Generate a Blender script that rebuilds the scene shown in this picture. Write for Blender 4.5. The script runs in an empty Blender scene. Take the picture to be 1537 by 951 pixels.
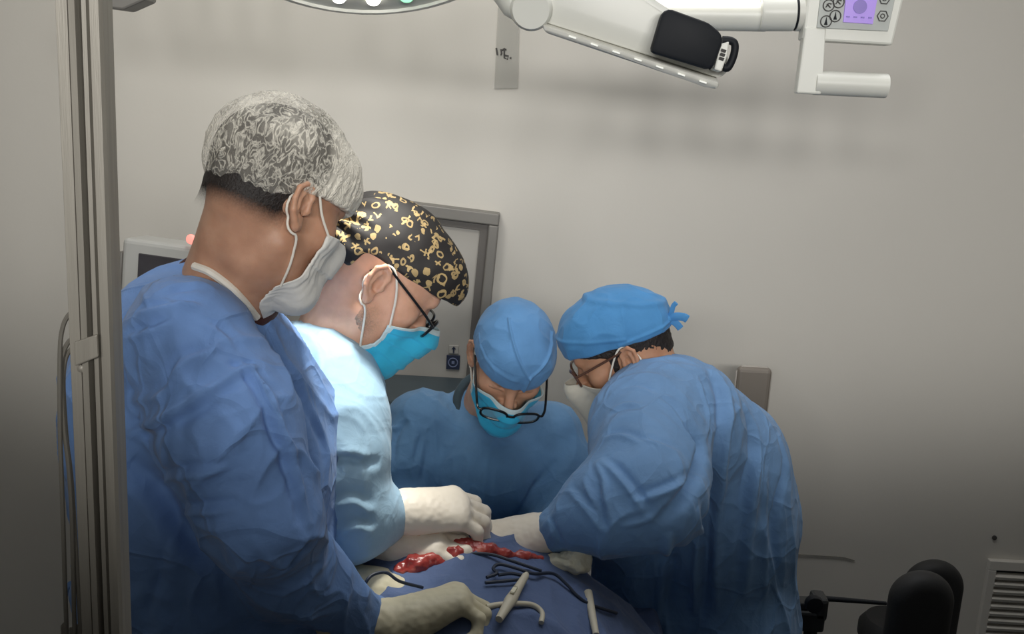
import bpy, bmesh, math, random
import numpy as np
from mathutils import Vector, Matrix
from mathutils.bvhtree import BVHTree

random.seed(7)
rng = np.random.RandomState(11)
scene = bpy.context.scene
COL = scene.collection

# ------------------------------------------------------------------ camera
FPX = 1500.0
CAM = np.array([0.0, 0.0, 1.75])
PITCH, ROLL = math.radians(12.56), math.radians(3.23)
_f = np.array([0, math.cos(PITCH), -math.sin(PITCH)])
_u0 = np.array([0, math.sin(PITCH), math.cos(PITCH)])
_r0 = np.array([1.0, 0, 0])
_r = _r0 * math.cos(ROLL) + _u0 * math.sin(ROLL)
_u = _u0 * math.cos(ROLL) - _r0 * math.sin(ROLL)
cam_data = bpy.data.cameras.new('camera')
cam_data.sensor_width = 36.0
cam_data.lens = 36.0 * FPX / 1537.0
cam_data.clip_start = 0.02
cam = bpy.data.objects.new('camera', cam_data)
COL.objects.link(cam)
cam.matrix_world = Matrix(((_r[0], _u[0], -_f[0], CAM[0]), (_r[1], _u[1], -_f[1], CAM[1]),
                           (_r[2], _u[2], -_f[2], CAM[2]), (0, 0, 0, 1)))
scene.camera = cam


def ray(px, py):
    return _f + _r * ((px - 768.5) / FPX) - _u * ((py - 475.5) / FPX)


def PX(px, py, Y):
    """the place at distance Y into the room that this spot of the photograph shows"""
    d = ray(px, py)
    return CAM + d * (Y / d[1])


def MPP(px, py, Y):
    """metres per photograph pixel there"""
    return float(np.dot(PX(px, py, Y) - CAM, _f)) / FPX


# ------------------------------------------------------------------ light and exposure
scene.view_settings.view_transform = 'Standard'
scene.view_settings.look = 'None'
scene.view_settings.gamma = 1.0
scene.view_settings.exposure = 0.0
scene.view_settings.use_curve_mapping = False

world = bpy.data.worlds.new('room_ambience')
scene.world = world
world.use_nodes = True
world.node_tree.nodes['Background'].inputs[0].default_value = (0.9, 0.95, 1.0, 1)
world.node_tree.nodes['Background'].inputs[1].default_value = 0.03


def look_at(o, tgt):
    d = Vector(tgt) - o.location
    o.rotation_euler = d.to_track_quat('-Z', 'Y').to_euler()


def spot(name, loc, tgt, energy, angle, blend, radius, color=(1, 1, 1)):
    l = bpy.data.lights.new(name, 'SPOT')
    l.energy = energy
    l.spot_size = math.radians(angle)
    l.spot_blend = blend
    l.shadow_soft_size = radius
    l.color = color
    o = bpy.data.objects.new(name, l)
    COL.objects.link(o)
    o.location = loc
    look_at(o, tgt)
    return o


# added unseen spots behind the camera; soft lower edge leaves the lower view dark
for k in range(6):
    lx = -1.05 + .5 * k
    rs = spot('added_room_spot', (lx, -2.1, 2.36), (lx * .8 + .04, 2.1, 2.36 - 4.2 * math.tan(math.radians(1))), 66, 40, 0.58, 0.16, (1.0, 0.985, 0.95))
    rs.scale = (2.6, 1, 1)      # a wide, low slot of light
# the operating lamp's own beam onto the surgeon and the field
OL = (-0.16, 1.42, 2.02)
spot('operating_beam', OL, (-0.245, 1.43, 1.3), 42, 32, 1.0, 0.05, (1.0, 0.97, 0.88))
# ceiling light panel over the table
al = bpy.data.lights.new('ceiling_panel_light', 'AREA')
al.shape = 'RECTANGLE'
al.size, al.size_y = 1.8, 0.9
al.energy = 9
al.spread = math.radians(120)
al.color = (0.97, 0.98, 1.0)
ao = bpy.data.objects.new('ceiling_panel_light', al)
COL.objects.link(ao)
ao.location = (0.15, 1.75, 2.9)
# glow of the operating lamp heads on the wall
spot('lamp_spill', (-0.45, 1.75, 2.3), (-0.5, 2.8, 2.0), 20, 130, 1.0, 0.15, (1.0, 0.97, 0.88))

# ------------------------------------------------------------------ materials


def s2l(c):
    return tuple((x / 12.92 if x <= 0.04045 else ((x + 0.055) / 1.055) ** 2.4) for x in c)


def rgb(r, g, b):
    return s2l((r / 255, g / 255, b / 255)) + (1,)


def new_mat(name):
    m = bpy.data.materials.new(name)
    m.use_nodes = True
    nt = m.node_tree
    return m, nt, nt.nodes['Principled BSDF']


def N(nt, kind, **kw):
    n = nt.nodes.new(kind)
    for k, v in kw.items():
        if k.startswith('i_'):
            n.inputs[int(k[2:])].default_value = v
        else:
            setattr(n, k, v)
    return n


def coords(nt, scale=(1, 1, 1), attr=None):
    if attr:
        c = N(nt, 'ShaderNodeAttribute', attribute_name=attr)
        out = c.outputs['Vector']
    else:
        c = N(nt, 'ShaderNodeTexCoord')
        out = c.outputs['Object']
    mp = N(nt, 'ShaderNodeMapping')
    mp.inputs['Scale'].default_value = scale
    nt.links.new(out, mp.inputs['Vector'])
    return mp.outputs[0]


def ramp(nt, fac, stops):
    r = N(nt, 'ShaderNodeValToRGB')
    e = r.color_ramp.elements
    while len(e) < len(stops):
        e.new(0.5)
    for el, (p, c) in zip(e, stops):
        el.position = p
        el.color = c if len(c) == 4 else tuple(c) + (1,)
    nt.links.new(fac, r.inputs[0])
    return r.outputs[0]


def simple(name, col, rough=0.5, metal=0.0, bump=0.0, bscale=200.0, var=0.0, vscale=8.0, spec=0.5, emit=None, estr=0.0, stretch=(1, 1, 1)):
    m, nt, b = new_mat(name)
    b.inputs['Base Color'].default_value = col
    b.inputs['Roughness'].default_value = rough
    b.inputs['Metallic'].default_value = metal
    b.inputs['Specular IOR Level'].default_value = spec
    if var > 0:
        n = N(nt, 'ShaderNodeTexNoise')
        n.inputs['Scale'].default_value = vscale
        n.inputs['Detail'].default_value = 5
        nt.links.new(coords(nt, stretch), n.inputs['Vector'])
        lo = tuple(max(0, c * (1 - var)) for c in col[:3])
        hi = tuple(min(1, c * (1 + var)) for c in col[:3])
        nt.links.new(ramp(nt, n.outputs[0], [(0.3, lo), (0.7, hi)]), b.inputs['Base Color'])
    if bump > 0:
        n = N(nt, 'ShaderNodeTexNoise')
        n.inputs['Scale'].default_value = bscale
        n.inputs['Detail'].default_value = 3
        nt.links.new(coords(nt, stretch), n.inputs['Vector'])
        bp = N(nt, 'ShaderNodeBump')
        bp.inputs['Strength'].default_value = bump
        bp.inputs['Distance'].default_value = 0.002
        nt.links.new(n.outputs[0], bp.inputs['Height'])
        nt.links.new(bp.outputs[0], b.inputs['Normal'])
    if emit:
        b.inputs['Emission Color'].default_value = emit
        b.inputs['Emission Strength'].default_value = estr
    return m


def fabric(name, col, col2=None, rough=0.75, bump=0.35, var=0.10, crease=0.0):
    """nonwoven gown cloth: fine fibres, faint mottling, soft crumple"""
    m, nt, b = new_mat(name)
    b.inputs['Roughness'].default_value = rough
    b.inputs['Specular IOR Level'].default_value = 0.25
    b.inputs['Sheen Weight'].default_value = 0.12
    c = coords(nt)
    n = N(nt, 'ShaderNodeTexNoise')
    n.inputs['Scale'].default_value = 14
    n.inputs['Detail'].default_value = 6
    nt.links.new(c, n.inputs['Vector'])
    lo = tuple(x * (1 - var) for x in col[:3])
    hi = tuple(min(1, x * (1 + var)) for x in (col2 or col)[:3])
    nt.links.new(ramp(nt, n.outputs[0], [(0.3, lo), (0.7, hi)]), b.inputs['Base Color'])
    f = N(nt, 'ShaderNodeTexNoise')
    f.inputs['Scale'].default_value = 900
    nt.links.new(c, f.inputs['Vector'])
    w = N(nt, 'ShaderNodeTexNoise')
    w.inputs['Scale'].default_value = 34
    w.inputs['Detail'].default_value = 4
    w.inputs['Distortion'].default_value = 1.2
    nt.links.new(c, w.inputs['Vector'])
    b1 = N(nt, 'ShaderNodeBump')
    b1.inputs['Strength'].default_value = bump * 0.35
    b1.inputs['Distance'].default_value = 0.0008
    nt.links.new(f.outputs[0], b1.inputs['Height'])
    b2 = N(nt, 'ShaderNodeBump')
    b2.inputs['Strength'].default_value = bump
    b2.inputs['Distance'].default_value = 0.006
    nt.links.new(w.outputs[0], b2.inputs['Height'])
    nt.links.new(b1.outputs[0], b2.inputs['Normal'])
    last = b2
    if crease > 0:
        # pressed creases: broken flat facets with sharp edges between them
        dn = N(nt, 'ShaderNodeTexNoise')
        dn.inputs['Scale'].default_value = 5
        dn.inputs['Detail'].default_value = 2
        nt.links.new(c, dn.inputs['Vector'])
        va = N(nt, 'ShaderNodeVectorMath', operation='MULTIPLY_ADD')
        nt.links.new(dn.outputs['Color'], va.inputs[0])
        va.inputs[1].default_value = (.16, .16, .16)
        nt.links.new(c, va.inputs[2])
        for sc_, di in ((9, .022), (19, .009)):
            vo = N(nt, 'ShaderNodeTexVoronoi')
            vo.inputs['Scale'].default_value = sc_
            nt.links.new(va.outputs[0], vo.inputs['Vector'])
            bb = N(nt, 'ShaderNodeBump')
            bb.inputs['Strength'].default_value = crease
            bb.inputs['Distance'].default_value = di
            nt.links.new(vo.outputs['Distance'], bb.inputs['Height'])
            nt.links.new(last.outputs[0], bb.inputs['Normal'])
            last = bb
        ve = N(nt, 'ShaderNodeTexVoronoi', feature='DISTANCE_TO_EDGE')
        ve.inputs['Scale'].default_value = 9
        nt.links.new(va.outputs[0], ve.inputs['Vector'])
        rr = ramp(nt, ve.outputs['Distance'], [(0.0, (1, 1, 1)), (0.05, (0, 0, 0))])
        be = N(nt, 'ShaderNodeBump')
        be.inputs['Strength'].default_value = crease * .8
        be.inputs['Distance'].default_value = .0025
        nt.links.new(rr, be.inputs['Height'])
        nt.links.new(last.outputs[0], be.inputs['Normal'])
        last = be
    nt.links.new(last.outputs[0], b.inputs['Normal'])
    return m


def skin(name, col, rough=0.45):
    m, nt, b = new_mat(name)
    b.inputs['Roughness'].default_value = rough
    b.inputs['Specular IOR Level'].default_value = 0.4
    b.inputs['Subsurface Weight'].default_value = 0.25
    b.inputs['Subsurface Radius'].default_value = (0.012, 0.005, 0.003)
    b.inputs['Subsurface Scale'].default_value = 0.6
    c = coords(nt)
    n = N(nt, 'ShaderNodeTexNoise')
    n.inputs['Scale'].default_value = 30
    n.inputs['Detail'].default_value = 6
    nt.links.new(c, n.inputs['Vector'])
    lo = (col[0] * 0.86, col[1] * 0.80, col[2] * 0.77)
    hi = tuple(min(1, x * 1.12) for x in col[:3])
    nt.links.new(ramp(nt, n.outputs[0], [(0.3, lo), (0.7, hi)]), b.inputs['Base Color'])
    p = N(nt, 'ShaderNodeTexNoise')
    p.inputs['Scale'].default_value = 700
    nt.links.new(c, p.inputs['Vector'])
    bp = N(nt, 'ShaderNodeBump')
    bp.inputs['Strength'].default_value = 0.25
    bp.inputs['Distance'].default_value = 0.0006
    nt.links.new(p.outputs[0], bp.inputs['Height'])
    nt.links.new(bp.outputs[0], b.inputs['Normal'])
    return m


M = {}
M['wall'] = simple('wall_paint', rgb(208, 204, 196), 0.6, bump=0.08, bscale=120, var=0.012, vscale=3)
M['floor'] = simple('vinyl_floor', rgb(70, 76, 82), 0.4, var=0.1, vscale=6)
M['ceiling'] = simple('ceiling_paint', rgb(215, 214, 210), 0.8, bump=0.05)
M['steel'] = simple('brushed_steel', rgb(158, 153, 143), 0.45, 0.2, bump=0.12, bscale=60, var=0.10, vscale=9, stretch=(18, 18, 0.6))
M['steel_frame'] = simple('steel_frame_paint', rgb(128, 125, 120), 0.45, 0.15, var=0.06, vscale=4)
M['steel_dark'] = simple('dark_steel_reveal', rgb(104, 100, 96), 0.5, 0.2)  # darker grey than the outer frame
M['plate'] = simple('light_steel_plate', rgb(182, 178, 171), 0.45, 0.1, var=0.04, vscale=5)
M['white'] = simple('white_enamel', rgb(222, 222, 214), 0.35, var=0.02)
M['white_warm'] = simple('white_plastic', rgb(214, 213, 205), 0.4)
M['bezel'] = simple('pale_grey_bezel', rgb(190, 190, 186), 0.5)
M['screen'] = simple('dark_glass_screen', rgb(70, 68, 72), 0.25, var=0.2, vscale=14)
M['black'] = simple('black_plastic', rgb(24, 27, 32), 0.6, spec=0.25)
M['led_soft'] = simple('lamp_led_dim', rgb(225, 228, 220), 0.25, emit=(1.0, 0.98, 0.92, 1), estr=0.35)
M['black_matt'] = simple('black_foam', rgb(30, 30, 31), 0.7, bump=0.2)
M['dark'] = simple('dark_rubber', rgb(38, 40, 42), 0.6)
M['grey'] = simple('grey_laminate', rgb(132, 124, 115), 0.55, var=0.03)
M['greylight'] = simple('grey_edge_trim', rgb(180, 174, 166), 0.5)
M['gapdark'] = simple('dark_teal_cabinet', rgb(62, 74, 80), 0.5, var=0.15)
M['navy'] = simple('navy_print', rgb(40, 48, 72), 0.5)
M['pale_ink'] = simple('pale_print', rgb(118, 128, 160), 0.5)
M['ink'] = simple('dark_ink', rgb(70, 68, 66), 0.6)
M['lcd'] = simple('violet_display', rgb(140, 110, 190), 0.3, emit=rgb(150, 118, 215), estr=0.35)
M['lcd_dark'] = simple('violet_display_mark', rgb(100, 76, 160), 0.3, emit=rgb(96, 70, 160), estr=0.25)
M['keypad'] = simple('grey_keypad', rgb(176, 180, 176), 0.4)
M['led'] = simple('lamp_led', (1, 1, 1, 1), 0.2, emit=(1.0, 0.97, 0.88, 1), estr=4.0)
M['led_green'] = simple('lamp_led_green', (0.5, 1, 0.7, 1), 0.2, emit=(0.35, 1.0, 0.55, 1), estr=1.2)
M['red_led'] = simple('red_indicator', (1, 0.3, 0.25, 1), 0.3, emit=(1, 0.32, 0.26, 1), estr=0.9)
M['cable'] = simple('grey_cable', rgb(120, 116, 108), 0.5)
M['cable_dark'] = simple('dark_cable', rgb(34, 44, 62), 0.5)
M['ivory'] = simple('ivory_plastic', rgb(205, 198, 178), 0.4)
M['gauze'] = simple('gauze_cotton', rgb(225, 220, 196), 0.9, bump=0.6, bscale=300)
M['gown_deep'] = fabric('gown_royal_blue', rgb(114, 150, 206), None, crease=.55)
M['gown_pale'] = fabric('gown_sky_blue', rgb(160, 194, 218), None, bump=0.25, crease=.15)
M['gown_teal'] = fabric('gown_dusty_blue', rgb(98, 138, 176), None, bump=0.25, crease=.2)
M['gown_mid'] = fabric('gown_mid_blue', rgb(112, 150, 194), None, crease=.45)
M['drape'] = fabric('drape_blue', rgb(88, 106, 144), None, crease=.2)
M['towel'] = fabric('towel_teal', rgb(120, 170, 186), None)
M['cap_blue'] = fabric('cap_sky_blue', rgb(100, 150, 200), None, bump=0.25)
M['cap_blue2'] = fabric('cap_azure', rgb(80, 144, 200), None, bump=0.25)
M['collar_dark'] = fabric('dark_teal_scrub', rgb(52, 68, 76), None)
M['maroon'] = fabric('maroon_undershirt', rgb(70, 40, 38), None)
M['white_cloth'] = fabric('white_tape', rgb(232, 226, 214), None)
M['mask_white'] = fabric('mask_white_cloth', rgb(228, 226, 220), None, bump=0.2, var=0.03)
M['mask_cream'] = fabric('mask_cream_cloth', rgb(226, 220, 204), None, bump=0.15, var=0.03)
M['mask_cyan'] = fabric('mask_cyan_cloth', rgb(60, 190, 232), None, bump=0.2, var=0.05)
M['mask_edge'] = fabric('mask_binding', rgb(206, 226, 230), None, bump=0.1, var=0.03)
M['loop'] = simple('white_elastic', rgb(236, 230, 218), 0.7)
M['hair'] = simple('dark_hair', rgb(38, 32, 30), 0.6, bump=0.9, bscale=320, var=0.4, vscale=160)
M['hair_grey'] = simple('grey_stubble', rgb(164, 146, 132), 0.7, bump=0.8, bscale=400, var=0.35, vscale=260)
M['glove'] = simple('cream_latex', rgb(206, 198, 170), 0.5, bump=0.25, bscale=90, var=0.06, vscale=25)
M['glove_white'] = simple('white_latex', rgb(236, 226, 210), 0.45, bump=0.2, bscale=90, var=0.04, vscale=25)
M['frame_black'] = simple('black_spectacle_frame', rgb(22, 24, 28), 0.25)
M['frame_brown'] = simple('brown_spectacle_frame', rgb(92, 62, 48), 0.3)
M['skin_tan'] = skin('tan_skin', rgb(194, 150, 124))
M['skin_fair'] = skin('fair_skin', rgb(226, 178, 152))
M['skin_light'] = skin('light_skin', rgb(214, 166, 138))
M['skin_olive'] = skin('olive_skin', rgb(196, 148, 118))


def blood_mat():
    m, nt, b = new_mat('wet_red_tissue')
    b.inputs['Roughness'].default_value = 0.25
    n = N(nt, 'ShaderNodeTexNoise')
    n.inputs['Scale'].default_value = 45
    n.inputs['Detail'].default_value = 5
    nt.links.new(coords(nt), n.inputs['Vector'])
    nt.links.new(ramp(nt, n.outputs[0], [(0.3, rgb(128, 40, 40)), (0.55, rgb(176, 72, 66)), (0.75, rgb(206, 130, 116))]), b.inputs['Base Color'])
    bp = N(nt, 'ShaderNodeBump')
    bp.inputs['Strength'].default_value = 0.6
    bp.inputs['Distance'].default_value = 0.004
    nt.links.new(n.outputs[0], bp.inputs['Height'])
    nt.links.new(bp.outputs[0], b.inputs['Normal'])
    return m


M['blood'] = blood_mat()


def glass_mat(name, col, alpha):
    m, nt, b = new_mat(name)
    b.inputs['Base Color'].default_value = col
    b.inputs['Roughness'].default_value = 0.08
    b.inputs['Alpha'].default_value = alpha
    return m


M['lens'] = glass_mat('spectacle_lens', rgb(200, 222, 230), 0.16)
M['film'] = glass_mat('clear_film', rgb(205, 203, 196), 0.45)


def bouffant_mat():
    """thin white nonwoven bouffant: squiggly dense fibres over see-through cloth, denser where it bunches at the brow"""
    m, nt, b = new_mat('white_bouffant_net')
    b.inputs['Base Color'].default_value = rgb(246, 240, 226)
    b.inputs['Roughness'].default_value = 0.8
    c = coords(nt, (1, 1, 0.55), 'head')
    d = N(nt, 'ShaderNodeTexNoise')
    d.inputs['Scale'].default_value = 78
    d.inputs['Detail'].default_value = 3
    d.inputs['Distortion'].default_value = 1.5
    nt.links.new(c, d.inputs['Vector'])
    # ridged threads: |noise - .5|
    s = N(nt, 'ShaderNodeMath', operation='SUBTRACT')
    nt.links.new(d.outputs[0], s.inputs[0])
    s.inputs[1].default_value = 0.5
    a = N(nt, 'ShaderNodeMath', operation='ABSOLUTE')
    nt.links.new(s.outputs[0], a.inputs[0])
    thr = ramp(nt, a.outputs[0], [(0.0, (.80, .80, .80)), (0.025, (0.5, 0.5, 0.5)), (0.09, (0.10, 0.10, 0.10))])
    g = N(nt, 'ShaderNodeAttribute', attribute_name='head')
    sp = N(nt, 'ShaderNodeSeparateXYZ')
    nt.links.new(g.outputs['Vector'], sp.inputs[0])
    mr = N(nt, 'ShaderNodeMapRange')
    mr.inputs['From Min'].default_value = -0.015
    mr.inputs['From Max'].default_value = 0.065
    nt.links.new(sp.outputs[0], mr.inputs['Value'])
    big = N(nt, 'ShaderNodeTexNoise')
    big.inputs['Scale'].default_value = 16
    nt.links.new(c, big.inputs['Vector'])
    br = ramp(nt, big.outputs[0], [(0.45, (0, 0, 0)), (0.68, (0.4, 0.4, 0.4))])
    a1 = N(nt, 'ShaderNodeMath', operation='ADD')
    nt.links.new(thr, a1.inputs[0])
    nt.links.new(br, a1.inputs[1])
    a2 = N(nt, 'ShaderNodeMath', operation='MULTIPLY_ADD')
    nt.links.new(mr.outputs[0], a2.inputs[0])
    a2.inputs[1].default_value = 0.75
    nt.links.new(a1.outputs[0], a2.inputs[2])
    cl = N(nt, 'ShaderNodeClamp')
    nt.links.new(a2.outputs[0], cl.inputs['Value'])
    cl.inputs['Min'].default_value = 0.16
    cl.inputs['Max'].default_value = 0.97
    nt.links.new(cl.outputs[0], b.inputs['Alpha'])
    bp = N(nt, 'ShaderNodeBump')
    bp.inputs['Strength'].default_value = 0.5
    bp.inputs['Distance'].default_value = 0.004
    nt.links.new(thr, bp.inputs['Height'])
    nt.links.new(bp.outputs[0], b.inputs['Normal'])
    return m


def printed_cap_mat():
    """black cotton with a scattered gold glyph print: rings, bars, crosses and squiggles, one to a cell"""
    m, nt, b = new_mat('black_cotton_gold_print')
    b.inputs['Roughness'].default_value = 0.7
    c = coords(nt, (1, 1, 1), 'head')
    nz = N(nt, 'ShaderNodeTexNoise')
    nz.inputs['Scale'].default_value = 60
    nt.links.new(c, nz.inputs['Vector'])
    wv = N(nt, 'ShaderNodeVectorMath', operation='MULTIPLY_ADD')
    nt.links.new(nz.outputs['Color'], wv.inputs[0])
    wv.inputs[1].default_value = (0.011, 0.011, 0.011)
    nt.links.new(c, wv.inputs[2])

    def mth(op, x, y=None, z=None):
        n = N(nt, 'ShaderNodeMath', operation=op)
        for i, v in enumerate((x, y, z)):
            if v is None:
                continue
            if isinstance(v, (int, float)):
                n.inputs[i].default_value = v
            else:
                nt.links.new(v, n.inputs[i])
        return n.outputs[0]

    total = None
    for scale, off, thick in ((46, 0.0, 0.075), (60, 3.3, 0.085)):
        mp = N(nt, 'ShaderNodeMapping')
        mp.inputs['Location'].default_value = (off, off * .7, off * .3)
        mp.inputs['Scale'].default_value = (scale, scale, scale)
        nt.links.new(wv.outputs[0], mp.inputs['Vector'])
        v = N(nt, 'ShaderNodeTexVoronoi')
        v.inputs['Scale'].default_value = 1.0
        v.inputs['Randomness'].default_value = 0.8
        nt.links.new(mp.outputs[0], v.inputs['Vector'])
        dv = N(nt, 'ShaderNodeVectorMath', operation='SUBTRACT')
        nt.links.new(mp.outputs[0], dv.inputs[0])
        nt.links.new(v.outputs['Position'], dv.inputs[1])
        sp = N(nt, 'ShaderNodeSeparateXYZ')
        nt.links.new(dv.outputs[0], sp.inputs[0])
        sc = N(nt, 'ShaderNodeSeparateXYZ')
        nt.links.new(v.outputs['Color'], sc.inputs[0])
        ang = mth('MULTIPLY', sc.outputs[0], 6.28)
        ca, sa = mth('COSINE', ang), mth('SINE', ang)
        u = mth('ADD', mth('MULTIPLY', sp.outputs[0], ca), mth('MULTIPLY', sp.outputs[2], sa))
        w = mth('SUBTRACT', mth('MULTIPLY', sp.outputs[2], ca), mth('MULTIPLY', sp.outputs[0], sa))
        dist = v.outputs['Distance']
        ring = mth('LESS_THAN', mth('ABSOLUTE', mth('SUBTRACT', dist, 0.30)), thick)
        inside = mth('LESS_THAN', dist, 0.42)
        bar = mth('MULTIPLY', mth('LESS_THAN', mth('ABSOLUTE', u), thick), inside)
        bar2 = mth('MULTIPLY', mth('LESS_THAN', mth('ABSOLUTE', mth('SUBTRACT', w, 0.12)), thick), inside)
        zig = mth('MULTIPLY', mth('LESS_THAN', mth('ABSOLUTE', mth('SUBTRACT', mth('ABSOLUTE', u), mth('MULTIPLY', w, 0.8))), thick), inside)
        rnd = sc.outputs[1]
        g1 = mth('MULTIPLY', ring, mth('LESS_THAN', rnd, 0.42))
        g2 = mth('MULTIPLY', mth('MAXIMUM', bar, bar2), mth('MULTIPLY', mth('GREATER_THAN', rnd, 0.3), mth('LESS_THAN', rnd, 0.7)))
        g3 = mth('MULTIPLY', zig, mth('GREATER_THAN', rnd, 0.62))
        g = mth('MAXIMUM', g1, mth('MAXIMUM', g2, g3))
        total = g if total is None else mth('MAXIMUM', total, mth('MULTIPLY', g, 0.8))
    mix = N(nt, 'ShaderNodeMix', data_type='RGBA')
    nt.links.new(total, mix.inputs['Factor'])
    mix.inputs['A'].default_value = rgb(34, 31, 32)
    mix.inputs['B'].default_value = rgb(186, 160, 112)
    nt.links.new(mix.outputs['Result'], b.inputs['Base Color'])
    return m




def stubble(name, z0, z1, x0, x1, dens=1.0):
    """short hair that thins out towards its edge: zone given in head coordinates"""
    m = M['hair'].copy() if 'hair' in name else M['hair_grey'].copy()
    m.name = name
    nt = m.node_tree
    b = nt.nodes['Principled BSDF']
    g = N(nt, 'ShaderNodeAttribute', attribute_name='head')
    sp = N(nt, 'ShaderNodeSeparateXYZ')
    nt.links.new(g.outputs['Vector'], sp.inputs[0])
    outs = []
    for i, (lo, hi) in ((2, (z0, z1)), (0, (x0, x1))):
        mr = N(nt, 'ShaderNodeMapRange')
        mr.inputs['From Min'].default_value = lo
        mr.inputs['From Max'].default_value = hi
        nt.links.new(sp.outputs[i], mr.inputs['Value'])
        outs.append(mr.outputs[0])
    mu = N(nt, 'ShaderNodeMath', operation='MULTIPLY')
    nt.links.new(outs[0], mu.inputs[0])
    nt.links.new(outs[1], mu.inputs[1])
    nz = N(nt, 'ShaderNodeTexNoise')
    nz.inputs['Scale'].default_value = 420
    nt.links.new(g.outputs['Vector'], nz.inputs['Vector'])
    if dens >= 1:      # full under the cap
        up = N(nt, 'ShaderNodeMapRange')
        up.inputs['From Min'].default_value = .022
        up.inputs['From Max'].default_value = .036
        nt.links.new(sp.outputs[2], up.inputs['Value'])
        mx = N(nt, 'ShaderNodeMath', operation='MAXIMUM')
        nt.links.new(mu.outputs[0], mx.inputs[0])
        nt.links.new(up.outputs[0], mx.inputs[1])
        mu = mx
    m2 = N(nt, 'ShaderNodeMath', operation='MULTIPLY')
    nt.links.new(mu.outputs[0], m2.inputs[0])
    m2.inputs[1].default_value = dens
    ad = N(nt, 'ShaderNodeMath', operation='MULTIPLY_ADD')
    nt.links.new(nz.outputs[0], ad.inputs[0])
    ad.inputs[1].default_value = 0.9
    ad.inputs[2].default_value = -0.45
    s2 = N(nt, 'ShaderNodeMath', operation='MULTIPLY_ADD')
    nt.links.new(m2.outputs[0], s2.inputs[0])
    s2.inputs[1].default_value = 1.25
    nt.links.new(ad.outputs[0], s2.inputs[2])
    mm = N(nt, 'ShaderNodeMath', operation='MULTIPLY', use_clamp=True)
    nt.links.new(s2.outputs[0], mm.inputs[0])
    nt.links.new(mu.outputs[0], mm.inputs[1])
    nt.links.new(mm.outputs[0], b.inputs['Alpha'])
    return m


M['hair_nape'] = stubble('hair_nape_fade', -.050, -.012, .012, -.030, 1.0)
M['beard'] = stubble('grey_beard_fade', -.018, -.06, .056, .020, .42)
M['bouffant'] = bouffant_mat()
M['cap_print'] = printed_cap_mat()

# ------------------------------------------------------------------ objects and tags


def tag(o, label=None, cat=None, group=None, kind=None):
    if label:
        o['label'] = label
    if cat:
        o['category'] = cat
    if group:
        o['group'] = group
    if kind:
        o['kind'] = kind
    return o


def empty(name, loc, label, cat, group=None):
    o = bpy.data.objects.new(name, None)
    o.empty_display_size = 0.1
    COL.objects.link(o)
    o.location = loc
    return tag(o, label, cat, group)


def origin_of(parent):
    """where the parent chain sits (only locations are used on parents)"""
    p = np.zeros(3)
    while parent is not None:
        p += np.array(parent.location)
        parent = parent.parent
    return p


def link_mesh(name, V, F, mats, parent=None, smooth=True, fmat=None, attrs=None, loc=None):
    """V in world metres; the object sits at its parent (or at loc)"""
    V = np.asarray(V, dtype=np.float64)
    off = origin_of(parent) if parent is not None else (np.zeros(3) if loc is None else np.asarray(loc, float))
    me = bpy.data.meshes.new(name)
    if isinstance(F, np.ndarray):
        k = F.shape[1]
        me.vertices.add(len(V))
        me.vertices.foreach_set('co', (V - off).astype(np.float32).ravel())
        me.loops.add(F.size)
        me.loops.foreach_set('vertex_index', F.astype(np.int32).ravel())
        me.polygons.add(len(F))
        me.polygons.foreach_set('loop_start', np.arange(0, F.size, k, dtype=np.int32))
        me.update(calc_edges=True)
        me.validate()
    else:
        me.from_pydata([tuple(v) for v in (V - off)], [], [tuple(f) for f in F])
    for m in (mats if isinstance(mats, (list, tuple)) else [mats]):
        me.materials.append(m)
    if fmat is not None and len(fmat) == len(me.polygons):
        me.polygons.foreach_set('material_index', np.asarray(fmat, dtype=np.int32))
    me.polygons.foreach_set('use_smooth', np.full(len(me.polygons), bool(smooth)))
    for an, av in (attrs or {}).items():
        if len(av) == len(me.vertices):
            a = me.attributes.new(an, 'FLOAT_VECTOR', 'POINT')
            a.data.foreach_set('vector', np.asarray(av, dtype=np.float32).ravel())
    me.update()
    o = bpy.data.objects.new(name, me)
    COL.objects.link(o)
    if parent is not None:
        o.parent = parent
    elif loc is not None:
        o.location = loc
    return o


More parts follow.
